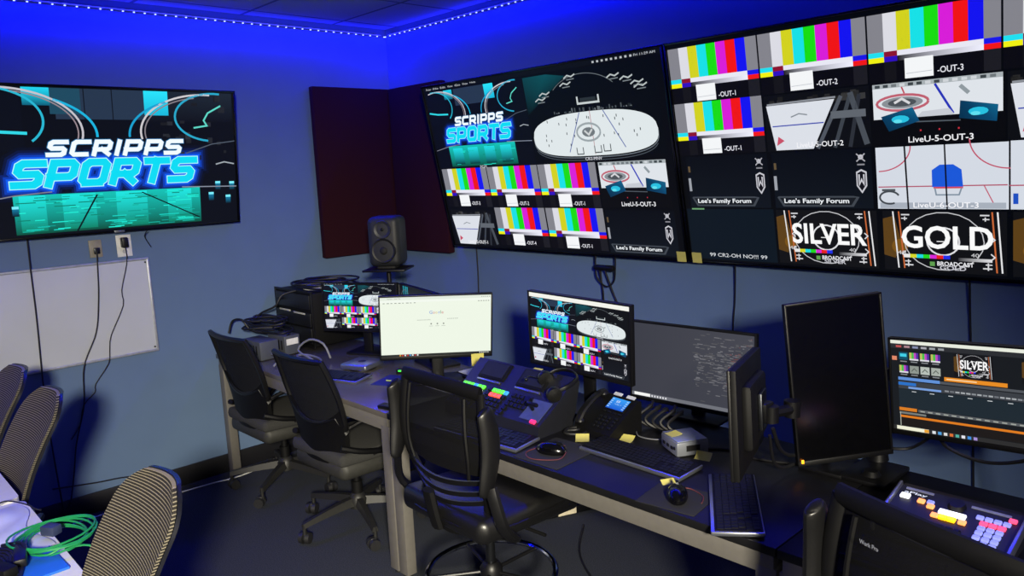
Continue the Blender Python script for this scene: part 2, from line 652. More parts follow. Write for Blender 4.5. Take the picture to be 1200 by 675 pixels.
def shield(c, x, y, s, L=3):
    """small pale club badges: crossed marks over a shield"""
    c.line([(x + .04 * s, y + 1.55 * s), (x + .36 * s, y + 1.25 * s)], .05 * s, '#a8a8b0', L)
    c.line([(x + .36 * s, y + 1.55 * s), (x + .04 * s, y + 1.25 * s)], .05 * s, '#a8a8b0', L)
    c.ell(x + .2 * s, y + 1.42 * s, .1 * s, .1 * s, '#c0c0c8', L, 10)
    c.rect(x + .06 * s, y + 1.1 * s, x + .34 * s, y + 1.16 * s, '#888890', L)
    c.poly([(x, y + .85 * s), (x + .2 * s, y + .95 * s), (x + .4 * s, y + .85 * s), (x + .4 * s, y + .3 * s), (x + .2 * s, y), (x, y + .3 * s)], '#c8c8d0', L)
    c.poly([(x + .05 * s, y + .8 * s), (x + .2 * s, y + .88 * s), (x + .35 * s, y + .8 * s), (x + .35 * s, y + .33 * s), (x + .2 * s, y + .1 * s), (x + .05 * s, y + .33 * s)], '#14141c', L + 1)
    c.line([(x + .11 * s, y + .75 * s), (x + .11 * s, y + .35 * s), (x + .2 * s, y + .55 * s), (x + .29 * s, y + .35 * s), (x + .29 * s, y + .75 * s)], .06 * s, '#d0d0d8', L + 2)


def forum_cell(c, x, y, w, h):
    c.vgrad(x, y, x + w - .05, y + h - .05, '#0e141c', '#070b12', 1)
    c.poly([(x + .1, y + .42), (x + .32, y + .06), (x + .8 * w, y + .06), (x + .86 * w, y + .42), (x + .8 * w, y + .46), (x + .15, y + .46)], '#40464e', 2)
    c.poly([(x + .2, y + .40), (x + .4, y + .12), (x + .78 * w, y + .12), (x + .83 * w, y + .40)], '#181c22', 3)
    c.text("Lee's Family Forum", x + .1 * w, y + .14, x + .76 * w, y + .38, '#f0f4f8', 4, bold=0.02)
    shield(c, x + .84 * w, y + .55, 0.92)
    c.rect(x + .02, y + .7, x + .14, y + 1.25, '#9ca0a8', 2)
    c.rect(x + .06, y + 1.5, x + .16, y + 1.75, '#605038', 2)


def ice_cam(c, x, y, w, h, label):
    """corner camera: dim stands and a wedge of ice"""
    c.rect(x, y, x + w - .05, y + h - .05, '#0c0e12', 1)
    for i in range(22):
        u = random.uniform(.02, .92) * w
        g = random.randint(24, 70)
        c.rect(x + u, y + h * .78, x + u + .05 * w, y + h * random.uniform(.85, .94), (g / 255,) * 3, 2)
    c.poly([(x + .02 * w, y + .8 * h), (x + .68 * w, y + .82 * h), (x + .46 * w, y + .02 * h), (x + .09 * w, y + .02 * h)], '#dce0e8', 3)
    c.line([(x + .03 * w, y + .82 * h), (x + .69 * w, y + .85 * h)], .03 * h, '#8c9098', 4)
    c.line([(x + .07 * w, y + .44 * h), (x + .57 * w, y + .45 * h)], .02 * h, '#3848b0', 4)
    c.poly([(x + .1 * w, y + .1 * h), (x + .18 * w, y + .18 * h), (x + .12 * w, y + .26 * h)], '#c85068', 4)
    c.line([(x + .26 * w, y + .58 * h), (x + .34 * w, y + .63 * h), (x + .42 * w, y + .60 * h)], .02 * h, '#808890', 4)
    for a, b, g in ((.74, .5, '#505660'), (.82, .66, '#3c424a'), (.9, .8, '#2c3038')):
        c.line([(x + a * w, y + .86 * h), (x + b * w, y + .02 * h)], .035 * w, g, 3)
    c.line([(x + .82 * w, y + .9 * h), (x + .95 * w, y + .05 * h)], .05 * w, '#484e56', 3)
    c.rect(x + .64 * w, y + .5 * h, x + .95 * w, y + .62 * h, '#60666e', 4)
    if label:
        c.text(label, x + .3 * w, y + .05 * h, x + .74 * w, y + .14 * h, '#f4f4f8', 6, bold=.01)


def rink_cam(c, x, y, w, h, label):
    """broadcast view of the ice with two teal laptops in front"""
    c.rect(x, y, x + w - .05, y + h - .05, '#08090c', 1)
    c.poly([(x + .02 * w, y + .42 * h), (x + .97 * w, y + .42 * h), (x + .97 * w, y + .97 * h), (x + .02 * w, y + .97 * h)], '#dfe4ea', 2)
    c.rect(x + .02 * w, y + .9 * h, x + .97 * w, y + .97 * h, '#a8b0b4', 3)
    for i in range(14):
        u = .04 + .065 * i
        c.rect(x + u * w, y + .91 * h, x + (u + .04) * w, y + .955 * h, random.choice(['#70787c', '#d0d4d8', '#3c4448']), 4)
    c.arc(x + .25 * w, y + .66 * h, .2 * w, .12 * h, 0, 360, .02 * w, '#c06070', 3)
    c.ell(x + .25 * w, y + .66 * h, .16 * w, .09 * h, '#8a9096', 4)
    c.ell(x + .25 * w, y + .66 * h, .11 * w, .06 * h, '#4c5258', 5)
    c.line([(x + .19 * w, y + .66 * h), (x + .25 * w, y + .72 * h), (x + .31 * w, y + .64 * h)], .02 * w, '#d8d8dc', 6)
    c.line([(x + .5 * w, y + .9 * h), (x + .63 * w, y + .44 * h)], .018 * w, '#2834b8', 4)
    c.line([(x + .25 * w, y + .9 * h), (x + .27 * w, y + .8 * h)], .012 * w, '#c04858', 4)
    c.line([(x + .68 * w, y + .84 * h), (x + .74 * w, y + .72 * h)], .03 * w, '#909aa0', 4)
    c.poly([(x + .36 * w, y + .42 * h), (x + .64 * w, y + .42 * h), (x + .6 * w, y + .52 * h), (x + .4 * w, y + .5 * h)], '#c8ccd4', 4)
    for q in ([(.08, .46), (.33, .58), (.38, .36), (.14, .22)], [(.68, .62), (.94, .52), (.93, .28), (.67, .36)]):
        P = [(x + a * w, y + b * h) for a, b in q]
        c.poly(P, ['#083a5c', '#10648c', '#0a4870', '#06304c'], 6)
        cx, cy = sum(p[0] for p in P) / 4, sum(p[1] for p in P) / 4
        c.ell(cx, cy, .07 * w, .06 * h, '#28c0e0', 7, 12)
        c.ell(cx - .02 * w, cy - .03 * h, .035 * w, .03 * h, '#60e0f0', 8, 10)
    c.line([(x + .35 * w, y + .35 * h), (x + .68 * w, y + .33 * h)], .01 * w, '#505860', 4)
    for u in (.38, .52, .66):
        c.rect(x + u * w, y + .2 * h, x + (u + .012) * w, y + .225 * h, '#c83040', 3)
    if label:
        c.text(label, x + .29 * w, y + .03 * h, x + .77 * w, y + .125 * h, '#f4f4f8', 6, bold=.01)


def goal_cam(c, x, y, w, h, label):
    """overhead goal camera"""
    c.rect(x, y, x + w - .05, y + h - .05, '#d4dae4', 1)
    c.line([(x + .01 * w, y + .35 * h), (x + .98 * w, y + .36 * h)], .018 * h, '#b05068', 2)
    c.arc(x + .02 * w, y + .98 * h, .26 * w, .38 * h, -90, 0, .01 * w, '#c05068', 2)
    c.arc(x + 1.0 * w, y + 1.05 * h, .28 * w, .45 * h, 180, 270, .01 * w, '#c05068', 2)
    c.line([(x + .82 * w, y + .35 * h), (x + .9 * w, y + .02 * h)], .008 * w, '#c05068', 2)
    c.poly([(x + .44 * w, y + .34 * h), (x + .67 * w, y + .34 * h), (x + .66 * w, y + .6 * h), (x + .6 * w, y + .68 * h), (x + .5 * w, y + .68 * h), (x + .44 * w, y + .6 * h)], '#1c58d8', 3)
    c.line([(x + .46 * w, y + .33 * h), (x + .47 * w, y + .22 * h), (x + .64 * w, y + .22 * h), (x + .66 * w, y + .33 * h)], .012 * w, '#8090a0', 4)
    c.line([(x + .45 * w, y + .33 * h), (x + .67 * w, y + .33 * h)], .014 * w, '#d04858', 4)
    c.arc(x + .1 * w, y + .18 * h, .08 * w, .1 * h, 20, 300, .016 * w, '#40464c', 4)
    c.line([(x + .04 * w, y + .3 * h), (x + .15 * w, y + .3 * h)], .02 * w, '#50565c', 4)
    c.line([(x + .55 * w, y + .0 * h), (x + .54 * w, y + .98 * h)], .012 * w, '#0c0c10', 5)
    c.line([(x + .25 * w, y + .0 * h), (x + .235 * w, y + .98 * h)], .014 * w, '#0c0c10', 5)
    c.rect(x + .02 * w, y + .01 * h, x + .97 * w, y + .1 * h, '#a8b0bc', 3)
    if label:
        c.text(label, x + .29 * w, y + .02 * h, x + .78 * w, y + .105 * h, '#f8f8fc', 6, bold=.01)


def title_cell(c, x, y, w, h, word, sub):
    """scoreboard test frame with a big word"""
    c.rect(x, y, x + w - .05, y + h - .05, '#101114', 1)
    c.poly([(x - .0, y + .25 * h), (x + .1 * w, y + .2 * h), (x + .15 * w, y + .5 * h), (x + .1 * w, y + .9 * h), (x, y + .85 * h)], '#5c4018', 2)
    c.ell(x + .14 * w, y + .4 * h, .07 * w, .12 * h, '#7a5418', 3, 14)
    for u in (.09, .14, .88, .92):
        c.line([(x + u * w, y + .97 * h), (x + (u + .035) * w, y + .04 * h)], .012 * w, '#e8e8ea' if u not in (.14, .88) else '#c86838', 4)
    c.arc(x + .5 * w, y + .5 * h, .32 * w, .46 * h, 0, 360, .008 * w, '#c8c8cc', 4)
    c.arc(x + .5 * w, y + .5 * h, .13 * w, .22 * h, 0, 360, .014 * w, '#e0e0e4', 4)
    c.line([(x + .45 * w, y + .5 * h), (x + .55 * w, y + .5 * h)], .008 * w, '#f0f0f0', 4)
    c.text(word, x + .16 * w, y + .38 * h, x + .89 * w, y + .75 * h, '#fafafa', 8, bold=.022)
    for (a, b, sx, sy) in ((.16, .92, 1, -1), (.86, .92, -1, -1), (.18, .1, 1, 1), (.88, .1, -1, 1)):
        c.line([(x + a * w, y + b * h), (x + (a + .07 * sx) * w, y + b * h)], .012 * w, '#d8d8dc', 5)
        c.line([(x + a * w, y + (b + .06 * sy) * h), (x + (a + .05 * sx) * w, y + (b + .06 * sy) * h)], .01 * w, '#d8d8dc', 5)
        c.line([(x + (a + .03 * sx) * w, y + (b - .03) * h), (x + (a + .03 * sx) * w, y + (b + .09 * sy) * h)], .01 * w, '#d8d8dc', 5)
    for a, sx in ((.16, -1), (.9, 1)):
        for dy in (.28, .55):
            c.line([(x + (a - .03 * sx) * w, y + (dy + .05) * h), (x + a * w, y + dy * h), (x + (a - .03 * sx) * w, y + (dy - .05) * h)], .01 * w, '#e0e0e4', 5)
        c.text('40', x + (a - .06) * w + (.02 if sx < 0 else -.12) * w, y + .27 * h, x + (a + .0) * w + (.03 if sx < 0 else -.12) * w, y + .33 * h, '#d0d0d4', 5)
    kk = ['#e8e8e8', '#d8d828', '#20d8e0', '#20d820', '#d828d8', '#e82020', '#2030e8']
    for i, q in enumerate(kk):
        c.rect(x + (.17 + .055 * i) * w, y + .22 * h, x + (.17 + .055 * (i + 1)) * w, y + .28 * h, q, 5)
    c.hgrad(x + .62 * w, y + .2 * h, x + .88 * w, y + .25 * h, '#303034', '#e0e0e4', 5)
    c.text('BROADCAST', x + .45 * w, y + .11 * h, x + .74 * w, y + .18 * h, '#f0f0f4', 6, bold=.018)
    c.text(sub, x + .47 * w, y + .045 * h, x + .68 * w, y + .115 * h, '#c8c8d0', 6, bold=.018)
    c.rect(x + .39 * w, y + .1 * h, x + .43 * w, y + .17 * h, '#60a050', 6)


def arena(c, x, y, w, h):
    """wide arena camera, box x, y, w, h"""
    X = lambda u: x + u * w
    Y = lambda v: y + v * h
    c.rect(x, y, x + w, y + h, '#04080c', 1)
    c.poly([(X(0), Y(.55)), (X(.35), Y(.95)), (X(.2), Y(1)), (X(0), Y(1))], ['#041014', '#083840', '#0a5058', '#0a4048'], 2)
    pts = []
    for i in range(48):
        q = 2 * PI * i / 48
        cq, sq = math.cos(q), math.sin(q)
        a = .49 + .475 * math.copysign(abs(cq) ** .72, cq) * (1 - .13 * max(0, sq))
        b = .27 + .255 * math.copysign(abs(sq) ** .62, sq)
        pts.append((a, b))
    pts = [(min(.985, max(.01, a)), b) for a, b in pts]
    c.poly([(X(a), Y(b)) for a, b in pts], '#e0e8ea', 3)
    c.line([(X(a), Y(b - .02)) for a, b in pts[24:] + pts[:1]], .025 * h / 2.2, '#687078', 2)
    c.line([(X(a), Y(b - .05)) for a, b in pts[26:47]], .02 * h / 2.2, '#485058', 2)
    c.arc(X(.47), Y(.29), .09 * w, .1 * h, 0, 360, .012 * w, '#9aa4a8', 5)
    c.ell(X(.47), Y(.29), .05 * w, .055 * h, '#70787c', 5, 14)
    c.line([(X(.44), Y(.31)), (X(.47), Y(.26)), (X(.5), Y(.32))], .012 * w, '#d0d4d4', 6)
    c.line([(X(.42), Y(.52)), (X(.3), Y(.07))], .006 * w, '#5868a8', 5)
    c.line([(X(.6), Y(.52)), (X(.73), Y(.09))], .006 * w, '#5868a8', 5)
    c.line([(X(.5), Y(.53)), (X(.5), Y(.03))], .004 * w, '#b07078', 4)
    for a, b in ((.36, .12), (.5, .13), (.57, .14)):
        c.line([(X(a), Y(b)), (X(a), Y(b - .08)), (X(a + .05), Y(b - .08)), (X(a + .05), Y(b))], .006 * w, '#384044', 6)
    for i in range(26):
        a, b = random.uniform(.1, .88), random.uniform(.14, .46)
        c.rect(X(a), Y(b), X(a + .006), Y(b + .03), '#40484c', 6)
    for i in range(40):
        a = random.uniform(.2, .8)
        c.rect(X(a), Y(.53), X(a + .01), Y(random.uniform(.54, .58)), random.choice(['#20282c', '#485054', '#687074']), 2)
    # hung scoreboard, light rigs
    c.line([(X(.42), Y(.7)), (X(.42), Y(.62)), (X(.58), Y(.62)), (X(.58), Y(.7))], .012 * w, '#c8d0d0', 4)
    c.rect(X(.44), Y(.64), X(.56), Y(.68), '#283034', 4)
    for a, b in ((.08, .7), (.12, .76), (.3, .84), (.66, .86), (.75, .82), (.82, .76), (.84, .72), (.34, .92)):
        c.line([(X(a), Y(b)), (X(a + .03), Y(b + .03)), (X(a + .06), Y(b + .01)), (X(a + .09), Y(b + .035))], .008 * w, '#b8c0c0', 4)
        c.line([(X(a + .02), Y(b - .02)), (X(a + .08), Y(b - .015))], .006 * w, '#788084', 4)
    c.arc(X(.47), Y(.55), .3 * w, .4 * h, 40, 140, .004 * w, '#687074', 3)


def multiview(bar_white=False):
    """quad-style multiviewer wall"""
    c = Canvas('#05070b')
    top = 8.78 if not bar_white else 8.45
    if bar_white:
        c.rect(0, top, 16, 9, '#f4f4ec', 2)
    else:
        c.rect(0, top, 16, 9, '#0a0e12', 2)
        for i, s in enumerate(('Finder', 'File', 'Edit', 'View', 'Go', 'Window', 'Help')):
            c.text(s, .3 + i * .62, 8.83, .75 + i * .62, 8.93, '#c8ccd0', 3)
        for i in range(9):
            c.rect(12.3 + i * .26, 8.83, 12.42 + i * .26, 8.92, '#b8bcc0', 3)
        c.text('Fri 11:29 AM', 14.6, 8.83, 15.7, 8.93, '#d0d4d8', 3)
    scripps(c, .15, 4.5, 7.65, top - 4.55)
    arena(c, 7.85, 4.7, 7.8, top - 4.8)
    c.text('PGM', 3.6, 4.42, 4.1, 4.58, '#d0d0d8', 9)
    c.text('CR2-MNV', 11.1, 4.56, 12.1, 4.7, '#e8e8f0', 8)
    for i in range(3):
        bars(c, .2 + 3.82 * i, 2.28, 3.8, 2.2, '-OUT-%d' % (3 - i))
    rink_cam(c, 11.7, 2.3, 3.95, 2.2, 'LiveU-5-OUT-3')
    ice_cam(c, .2, .05, 3.75, 2.1, 'LiveU-5-OUT-1')
    bars(c, 4.03, .15, 3.8, 2.12, '-OUT-4')
    bars(c, 7.88, .15, 3.8, 2.12, '-OUT-1')
    forum_cell(c, 11.75, .08, 3.95, 2.15)
    return c


# ------------------------------------------------------------------ materials used in many places
BLACK = mat('black_plastic', '#0c0c0e', 0.42, spec=0.35)
SOFTBLACK = mat('matte_black_plastic', '#09090a', 0.6, spec=0.2)
RUBBER = mat('black_rubber', '#0c0c0d', 0.75)
CABLE = mat('black_cable', '#0d0d10', 0.55)
GREYCABLE = mat('grey_cable', '#6a6c70', 0.55)
SILVER = mat('silver_aluminium', '#a9adb4', 0.32, 0.9, 0.04)
STEEL = mat('dark_steel', '#34363a', 0.35, 0.9)
CHROME = mat('chrome', '#c8ccd2', 0.12, 1.0, 0.02)
SEATFAB = mat('charcoal_seat_fabric', '#2a2a29', 0.9, scale=260, var=0.3, bump=0.3)
VINYL = mat('black_vinyl', '#0d0d0e', 0.38, bump=0.15, scale=220)
FRAMEGREY = mat('grey_painted_steel', '#64615c', 0.5, 0.1, 0.05)
DESKTOP = mat('dark_laminate_desktop', '#121214', 0.42, var=0.25, scale=9, spec=0.28)
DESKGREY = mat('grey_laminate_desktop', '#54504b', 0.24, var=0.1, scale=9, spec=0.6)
WHITE = mat('white_plastic', '#d8d8d4', 0.5)
PAPERY = mat('yellow_sticky_paper', '#c4bc62', 0.8, var=0.05)
HOLES = mat('port_black', '#050506', 0.6)
GLASSBLK = mat('dark_glass', '#060608', 0.18, spec=0.6)
KEYCAP = mat('black_keycap', '#0a0b0e', 0.45, spec=.35)
LEDORANGE = mat('orange_power_light', '#ff9a20', 0.4, emit='#ff8c10', emit_s=3.0)

# ------------------------------------------------------------------ room shell
XR, YF, ZC = 6.6, -5.2, 2.70


def wall_material():
    m = mat('blue_grey_wall_paint', '#5a7090', 0.62, var=0.03, scale=6, bump=0.05, spec=0.3)
    return m


def ceiling_material():
    m = mat('ceiling_tile', '#8d8f92', 0.9, var=0.08, scale=90, spec=0.2)
    nt = m.node_tree
    b = nt.nodes['Principled BSDF']
    tc = nt.nodes.new('ShaderNodeTexCoord')
    mp = nt.nodes.new('ShaderNodeMapping')
    mp.inputs['Location'].default_value = (-0.13, -0.21, 0)
    br = nt.nodes.new('ShaderNodeTexBrick')
    br.offset = 0.0
    br.inputs['Scale'].default_value = 1.0
    br.inputs['Brick Width'].default_value = 0.61
    br.inputs['Row Height'].default_value = 0.61
    br.inputs['Mortar Size'].default_value = 0.011
    br.inputs['Color1'].default_value = lin('#c0c2bf') + (1,)
    br.inputs['Color2'].default_value = lin('#b6b8b6') + (1,)
    br.inputs['Mortar'].default_value = lin('#70727a') + (1,)
    nt.links.new(tc.outputs['Object'], mp.inputs['Vector'])
    nt.links.new(mp.outputs['Vector'], br.inputs['Vector'])
    nt.links.new(br.outputs['Color'], b.inputs['Base Color'])
    return m


def carpet_material():
    m = mat('dark_carpet', '#31343c', 0.95, var=0.45, scale=220, bump=0.8, spec=0.1)
    return m


WALL = wall_material()
T = 0.12
struct(MB().box((XR / 2, YF / 2, -0.05), (XR + 0.3, -YF + 0.3, 0.1)).build('floor', carpet_material()))
struct(MB().box((XR / 2, YF / 2, ZC + 0.05), (XR + 0.3, -YF + 0.3, 0.1)).build('ceiling', ceiling_material()))
struct(MB().box((-T / 2, YF / 2, ZC / 2), (T, -YF, ZC)).build('wall_left', WALL))
struct(MB().box((XR / 2, T / 2, ZC / 2), (XR + 2 * T, T, ZC)).build('wall_back', WALL))
struct(MB().box((XR + T / 2, YF / 2, ZC / 2), (T, -YF, ZC)).build('wall_right', WALL))
struct(MB().box((XR / 2, YF - T / 2, ZC / 2), (XR + 2 * T, T, ZC)).build('wall_front', WALL))
BASEB = mat('black_baseboard', '#121217', 0.5)
struct(MB().box((0.007, YF / 2, 0.055), (0.014, -YF, 0.11), bevel=0.004).build('baseboard_left', BASEB))
struct(MB().box((XR / 2 + .014, -0.007, 0.055), (XR - .03, 0.014, 0.11), bevel=0.004).build('baseboard_back', BASEB))

# ------------------------------------------------------------------ LED strip along the two walls
led = thing('led_strip_light', 'blue LED strip light running along both walls just under the ceiling', 'strip light', (0, 0, 2.645))
mb = MB()
mb.box((0.012, -2.5, 0.012), (0.012, 4.9, 0.004))
mb.box((3.2, -0.012, 0.012), (6.3, 0.012, 0.004))
mb.build('strip_tape', mat('white_flex_tape', '#d8dce8', 0.5), led)
BULB = mat('led_chip', '#dfe6ff', 0.4, emit='#a8b8ff', emit_s=2.2)
b0 = None
for i in range(46):
    for wall in (0, 1):
        if wall == 1 and i > 30:
            continue
        t = 0.03 + 0.0548 * i
        if b0 is None:
            o = MB().box((0, 0, 0), (0.008, 0.008, 0.005), bevel=0.001).build('bulb', BULB, led)
            b0 = o
        else:
            o = b0.copy()
            COL.objects.link(o)
            o.parent = led
        o.location = (0.024, -t, 0.002) if wall == 0 else (t, -0.024, 0.002)

# ------------------------------------------------------------------ acoustic panels in the corner
PANELM = mat('maroon_acoustic_cloth', '#2c1018', 0.95, var=0.2, scale=350, bump=0.4, spec=0.1)
for nm, c, s, lb in (('acoustic_panel', (0.026, -0.309, 1.76), (0.05, 0.612, 1.085), 'dark maroon acoustic panel on the left wall side of the corner'),
                     ('acoustic_panel', (0.334, -0.026, 1.76), (0.563, 0.05, 1.085), 'dark maroon acoustic panel on the back wall behind the tilted display')):
    tag(MB().box((0, 0, 0), s, bevel=0.008).build(nm, PANELM, None, c), lb, 'acoustic panel', 'corner acoustic panels')


# ------------------------------------------------------------------ displays
def frame_matrix(c, yaw, tilt=0.0, roll=0.0):
    """local x right, z up, front faces -y; tilt > 0 leans the top towards the viewer"""
    return Matrix.Translation(Vector(c)) @ Matrix.Rotation(yaw, 4, 'Z') @ Matrix.Rotation(tilt, 4, 'X') @ Matrix.Rotation(roll, 4, 'Y')


def tv(label, c, yaw, tilt, w, h, canvas, group=None, logo=False):
    wall = Vector((c[0], 0, 0)) if abs(yaw) < 0.1 else Vector((0, c[1], 0))
    base = Vector((c[0], c[1], c[2]))
    t = thing('wall_display', label, 'television', base, 0, group)
    M = frame_matrix((0, 0, 0), yaw, tilt)
    bz = 0.012
    mb = MB()
    mb.box((0, 0.022, 0), (w, 0.036, h), bevel=0.004, M=M)
    mb.box((0, 0.055, -h * 0.1), (w * 0.7, 0.045, h * 0.6), bevel=0.015, M=M)
    mb.build('housing', SOFTBLACK, t)
    mb = MB()
    for sx in (-1, 1):
        mb.box((sx * (w / 2 - bz / 2), 0, 0), (bz, 0.012, h), bevel=0.002, M=M)
    for sz in (-1, 1):
        mb.box((0, 0, sz * (h / 2 - bz / 2)), (w - 0.002, 0.012, bz), bevel=0.002, M=M)
    mb.build('bezel', GLASSBLK, t)
    canvas.build('screen', t, M @ Matrix.Translation((0, 0.003, 0)), w - 2 * bz, h - 2 * bz)
    # tilting wall bracket
    out = M.to_3x3() @ Vector((0, 1, 0))
    n = Vector((0, 1, 0)) if abs(yaw) < 0.1 else Vector((-1, 0, 0))
    dist = (-base.y if abs(yaw) < 0.1 else base.x)
    side = Vector((1, 0, 0)) if abs(yaw) < 0.1 else Vector((0, 1, 0))
    mb = MB()
    rot = Matrix.Rotation(yaw, 3, 'Z')
    mb.box(n * (dist - 0.012), (0.6, 0.02, 0.3), rot=rot, bevel=0.003)
    for s in (-1, 1):
        for z in (-.1, .1):
            mb.cyl(n * (dist - 0.014) + side * s * .2 + Vector((0, 0, z)), M @ Vector((s * .2, .05, z)), .012, n=8)
    mb.build('wall_mount', STEEL, t)
    if logo:
        mb = MB().box((0.0, -0.008, -h / 2 + 0.005), (0.05, 0.004, 0.012), bevel=0.001, M=M)
        mb.build('logo_plate', SILVER, t)
    return t


# big title display on the left wall
cA = Canvas('#05070d')
scripps(cA, 0, 0, 16, 9, big=True)
tv('large display on left wall glowing with turquoise SPORTS title', (0.10, -1.833, 1.870), -R(-90), R(7.6), 1.335, 0.752, cA, 'wall displays', logo=True)

# the two abutting displays over the desks
LB, LT = Vector((0, -0.06, 1.268)), Vector((0, -0.25, 2.245))
cy, cz = (LB.y + LT.y) / 2, (LB.z + LT.z) / 2
hh = (LT - LB).length
tl = math.atan2(LB.y - LT.y, LT.z - LB.z)
tv('tilted wall display beside the maroon panel, arena view over colour bars', (1.551, cy, cz), 0, tl, 1.742, hh, multiview(), 'wall displays')

c3 = Canvas('#05070b')
for i in range(4):
    bars(c3, .02 + 3.94 * i, 6.66, 3.92, 2.2, '-OUT-%d' % (i + 1))
bars(c3, .03, 4.54, 3.92, 2.14, '-OUT-1')
ice_cam(c3, 4.0, 4.52, 3.92, 2.14, 'LiveU-5-OUT-2')
rink_cam(c3, 7.9, 4.54, 4.05, 2.12, 'LiveU-5-OUT-3')
ice_cam(c3, 11.95, 4.54, 3.95, 2.1, 'LiveU-5-OUT-4')
forum_cell(c3, .28, 2.33, 3.7, 2.2)
forum_cell(c3, 4.12, 2.33, 3.76, 2.2)
goal_cam(c3, 7.98, 2.33, 4.05, 2.2, 'LiveU-6-OUT-3')
c3.rect(12.03, 2.33, 15.9, 4.5, '#d4dae4', 1)
c3.text('18', 12.1, 2.5, 12.9, 2.85, '#2050c0', 3, bold=.022)
c3.line([(12.0, 3.1), (15.9, 3.1)], .04, '#b05068', 2)
c3.rect(.04, .08, 4.0, 2.27, '#0b1620', 1)
c3.rect(.3, 2.24, .9, 2.3, '#6ca070', 3)
c3.text('99 CR2-OH NO!!! 99', .93, .2, 3.56, .36, '#e0e4e8', 3)
title_cell(c3, 4.1, .1, 3.86, 2.2, 'SILVER', 'SILVER')
title_cell(c3, 8.12, .1, 3.86, 2.2, 'GOLD', 'GOLD')
title_cell(c3, 12.1, .1, 3.8, 2.2, 'RED', 'RED')
tv('tilted wall display at right showing large words SILVER and GOLD', (3.299, cy, cz), 0, tl, 1.742, hh, c3, 'wall displays')


def monitor(label, c, yaw, tilt, roll, w, h, canvas=None, stand='stand', name='desktop_monitor', led_dot=False, group='desktop monitors', white_chin=False, post_drop=0.0):
    """computer monitor; c = centre of the panel; stands on the desk at z = 0.74"""
    zd = 0.74
    fwd = Vector((-math.sin(yaw), math.cos(yaw), 0))
    back = Vector(c) + fwd * 0.09
    base = Vector((back.x, back.y, zd)) if stand == 'stand' else Vector(c)
    t = thing(name, label, 'monitor', base, 0, group)
    M = Matrix.Translation(-base) @ frame_matrix(c, yaw, tilt, roll)
    bz, chin = 0.007, 0.016
    mb = MB()
    mb.box((0, 0.012, 0), (w, 0.018, h), bevel=0.003, M=M)
    mb.box((0, 0.03, 0), (w * 0.62 if w > h else w * .75, 0.035, h * 0.62 if w > h else h * .7), bevel=0.014, M=M)
    mb.build('housing', SOFTBLACK, t)
    mb = MB()
    for sx in (-1, 1):
        mb.box((sx * (w / 2 - bz / 2), 0, 0), (bz, 0.008, h), bevel=0.0015, M=M)
    mb.box((0, 0, h / 2 - bz / 2), (w - .001, 0.008, bz), bevel=0.0015, M=M)
    mb.box((0, 0, -h / 2 + chin / 2), (w - .001, 0.008, chin), bevel=0.0015, M=M)
    mb.build('bezel', BLACK, t)
    Ms = M @ Matrix.Translation((0, 0.001, (chin - bz) / 2))
    if canvas is not None:
        canvas.build('screen', t, Ms, w - 2 * bz, h - bz - chin)
    else:
        MB().box((0, 0.002, 0), (w - 2 * bz, 0.004, h - bz - chin), M=Ms).build('screen', GLASSBLK, t)
    if led_dot:
        MB().box((-w / 2 + .014, -.005, -h / 2 + .016), (.008, .003, .012), bevel=.001, M=M).build('power_light', LEDORANGE, t)
    if stand == 'stand':
        top = M @ Vector((0, 0.045, -h * 0.1))
        mb = MB()
        mb.box(((top.x) * .5, (top.y) * .5, top.z / 2), (0.055, 0.022, top.z), rot=Matrix.Rotation(yaw, 3, 'Z'), bevel=0.006)
        mb.build('stand_post', BLACK, t)
        MB().box((0, 0, 0.007), (0.23, 0.17, 0.013), rot=Matrix.Rotation(yaw, 3, 'Z'), bevel=0.006).build('stand_foot', BLACK, t)
    elif stand == 'arm':
        MB().box((0, 0.054, 0), (0.11, 0.012, 0.11), bevel=.003, M=M).build('mount_plate', STEEL, t)
    return t


# ------------------------------------------------------------------ desks
def desk(label, x0, x1, y0, y1, top=DESKTOP):
    t = thing('office_desk', label, 'desk', ((x0 + x1) / 2, (y0 + y1) / 2, 0), 0, 'control desks along the back wall')
    w, d = x1 - x0 - .004, y1 - y0
    MB().box((0, 0, 0.7275), (w, d, 0.025), bevel=0.002).build('desktop', top, t)
    mb = MB()
    for s in (-1, 1):
        mb.box((0, s * (d / 2 - .022), 0.684), (w - .02, .025, 0.06), bevel=.002)
        mb.box((s * (w / 2 - .035), 0, 0.684), (.05, d - .07, 0.06), bevel=.002)
    mb.build('apron_frame', FRAMEGREY, t)
    for sx in (-1, 1):
        for sy in (-1, 1):
            q = MB()
            q.box((sx * (w / 2 - .032), sy * (d / 2 - .034), 0.345), (.06, .05, 0.66), bevel=.003)
            lg = q.build('leg', FRAMEGREY, t)
            q = MB()
            q.cyl((sx * (w / 2 - .032), sy * (d / 2 - .034), 0), (sx * (w / 2 - .032), sy * (d / 2 - .034), 0.018), .02, n=12)
            q.build('foot_glide', RUBBER, lg)
    return t


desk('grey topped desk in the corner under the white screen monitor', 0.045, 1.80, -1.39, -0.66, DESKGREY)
desk('dark topped grey frame desk in the middle with desk phone and keyboards', 1.80, 3.56, -1.39, -0.66)
desk('dark topped grey frame desk at right carrying the button panel', 3.56, 5.32, -1.39, -0.66)

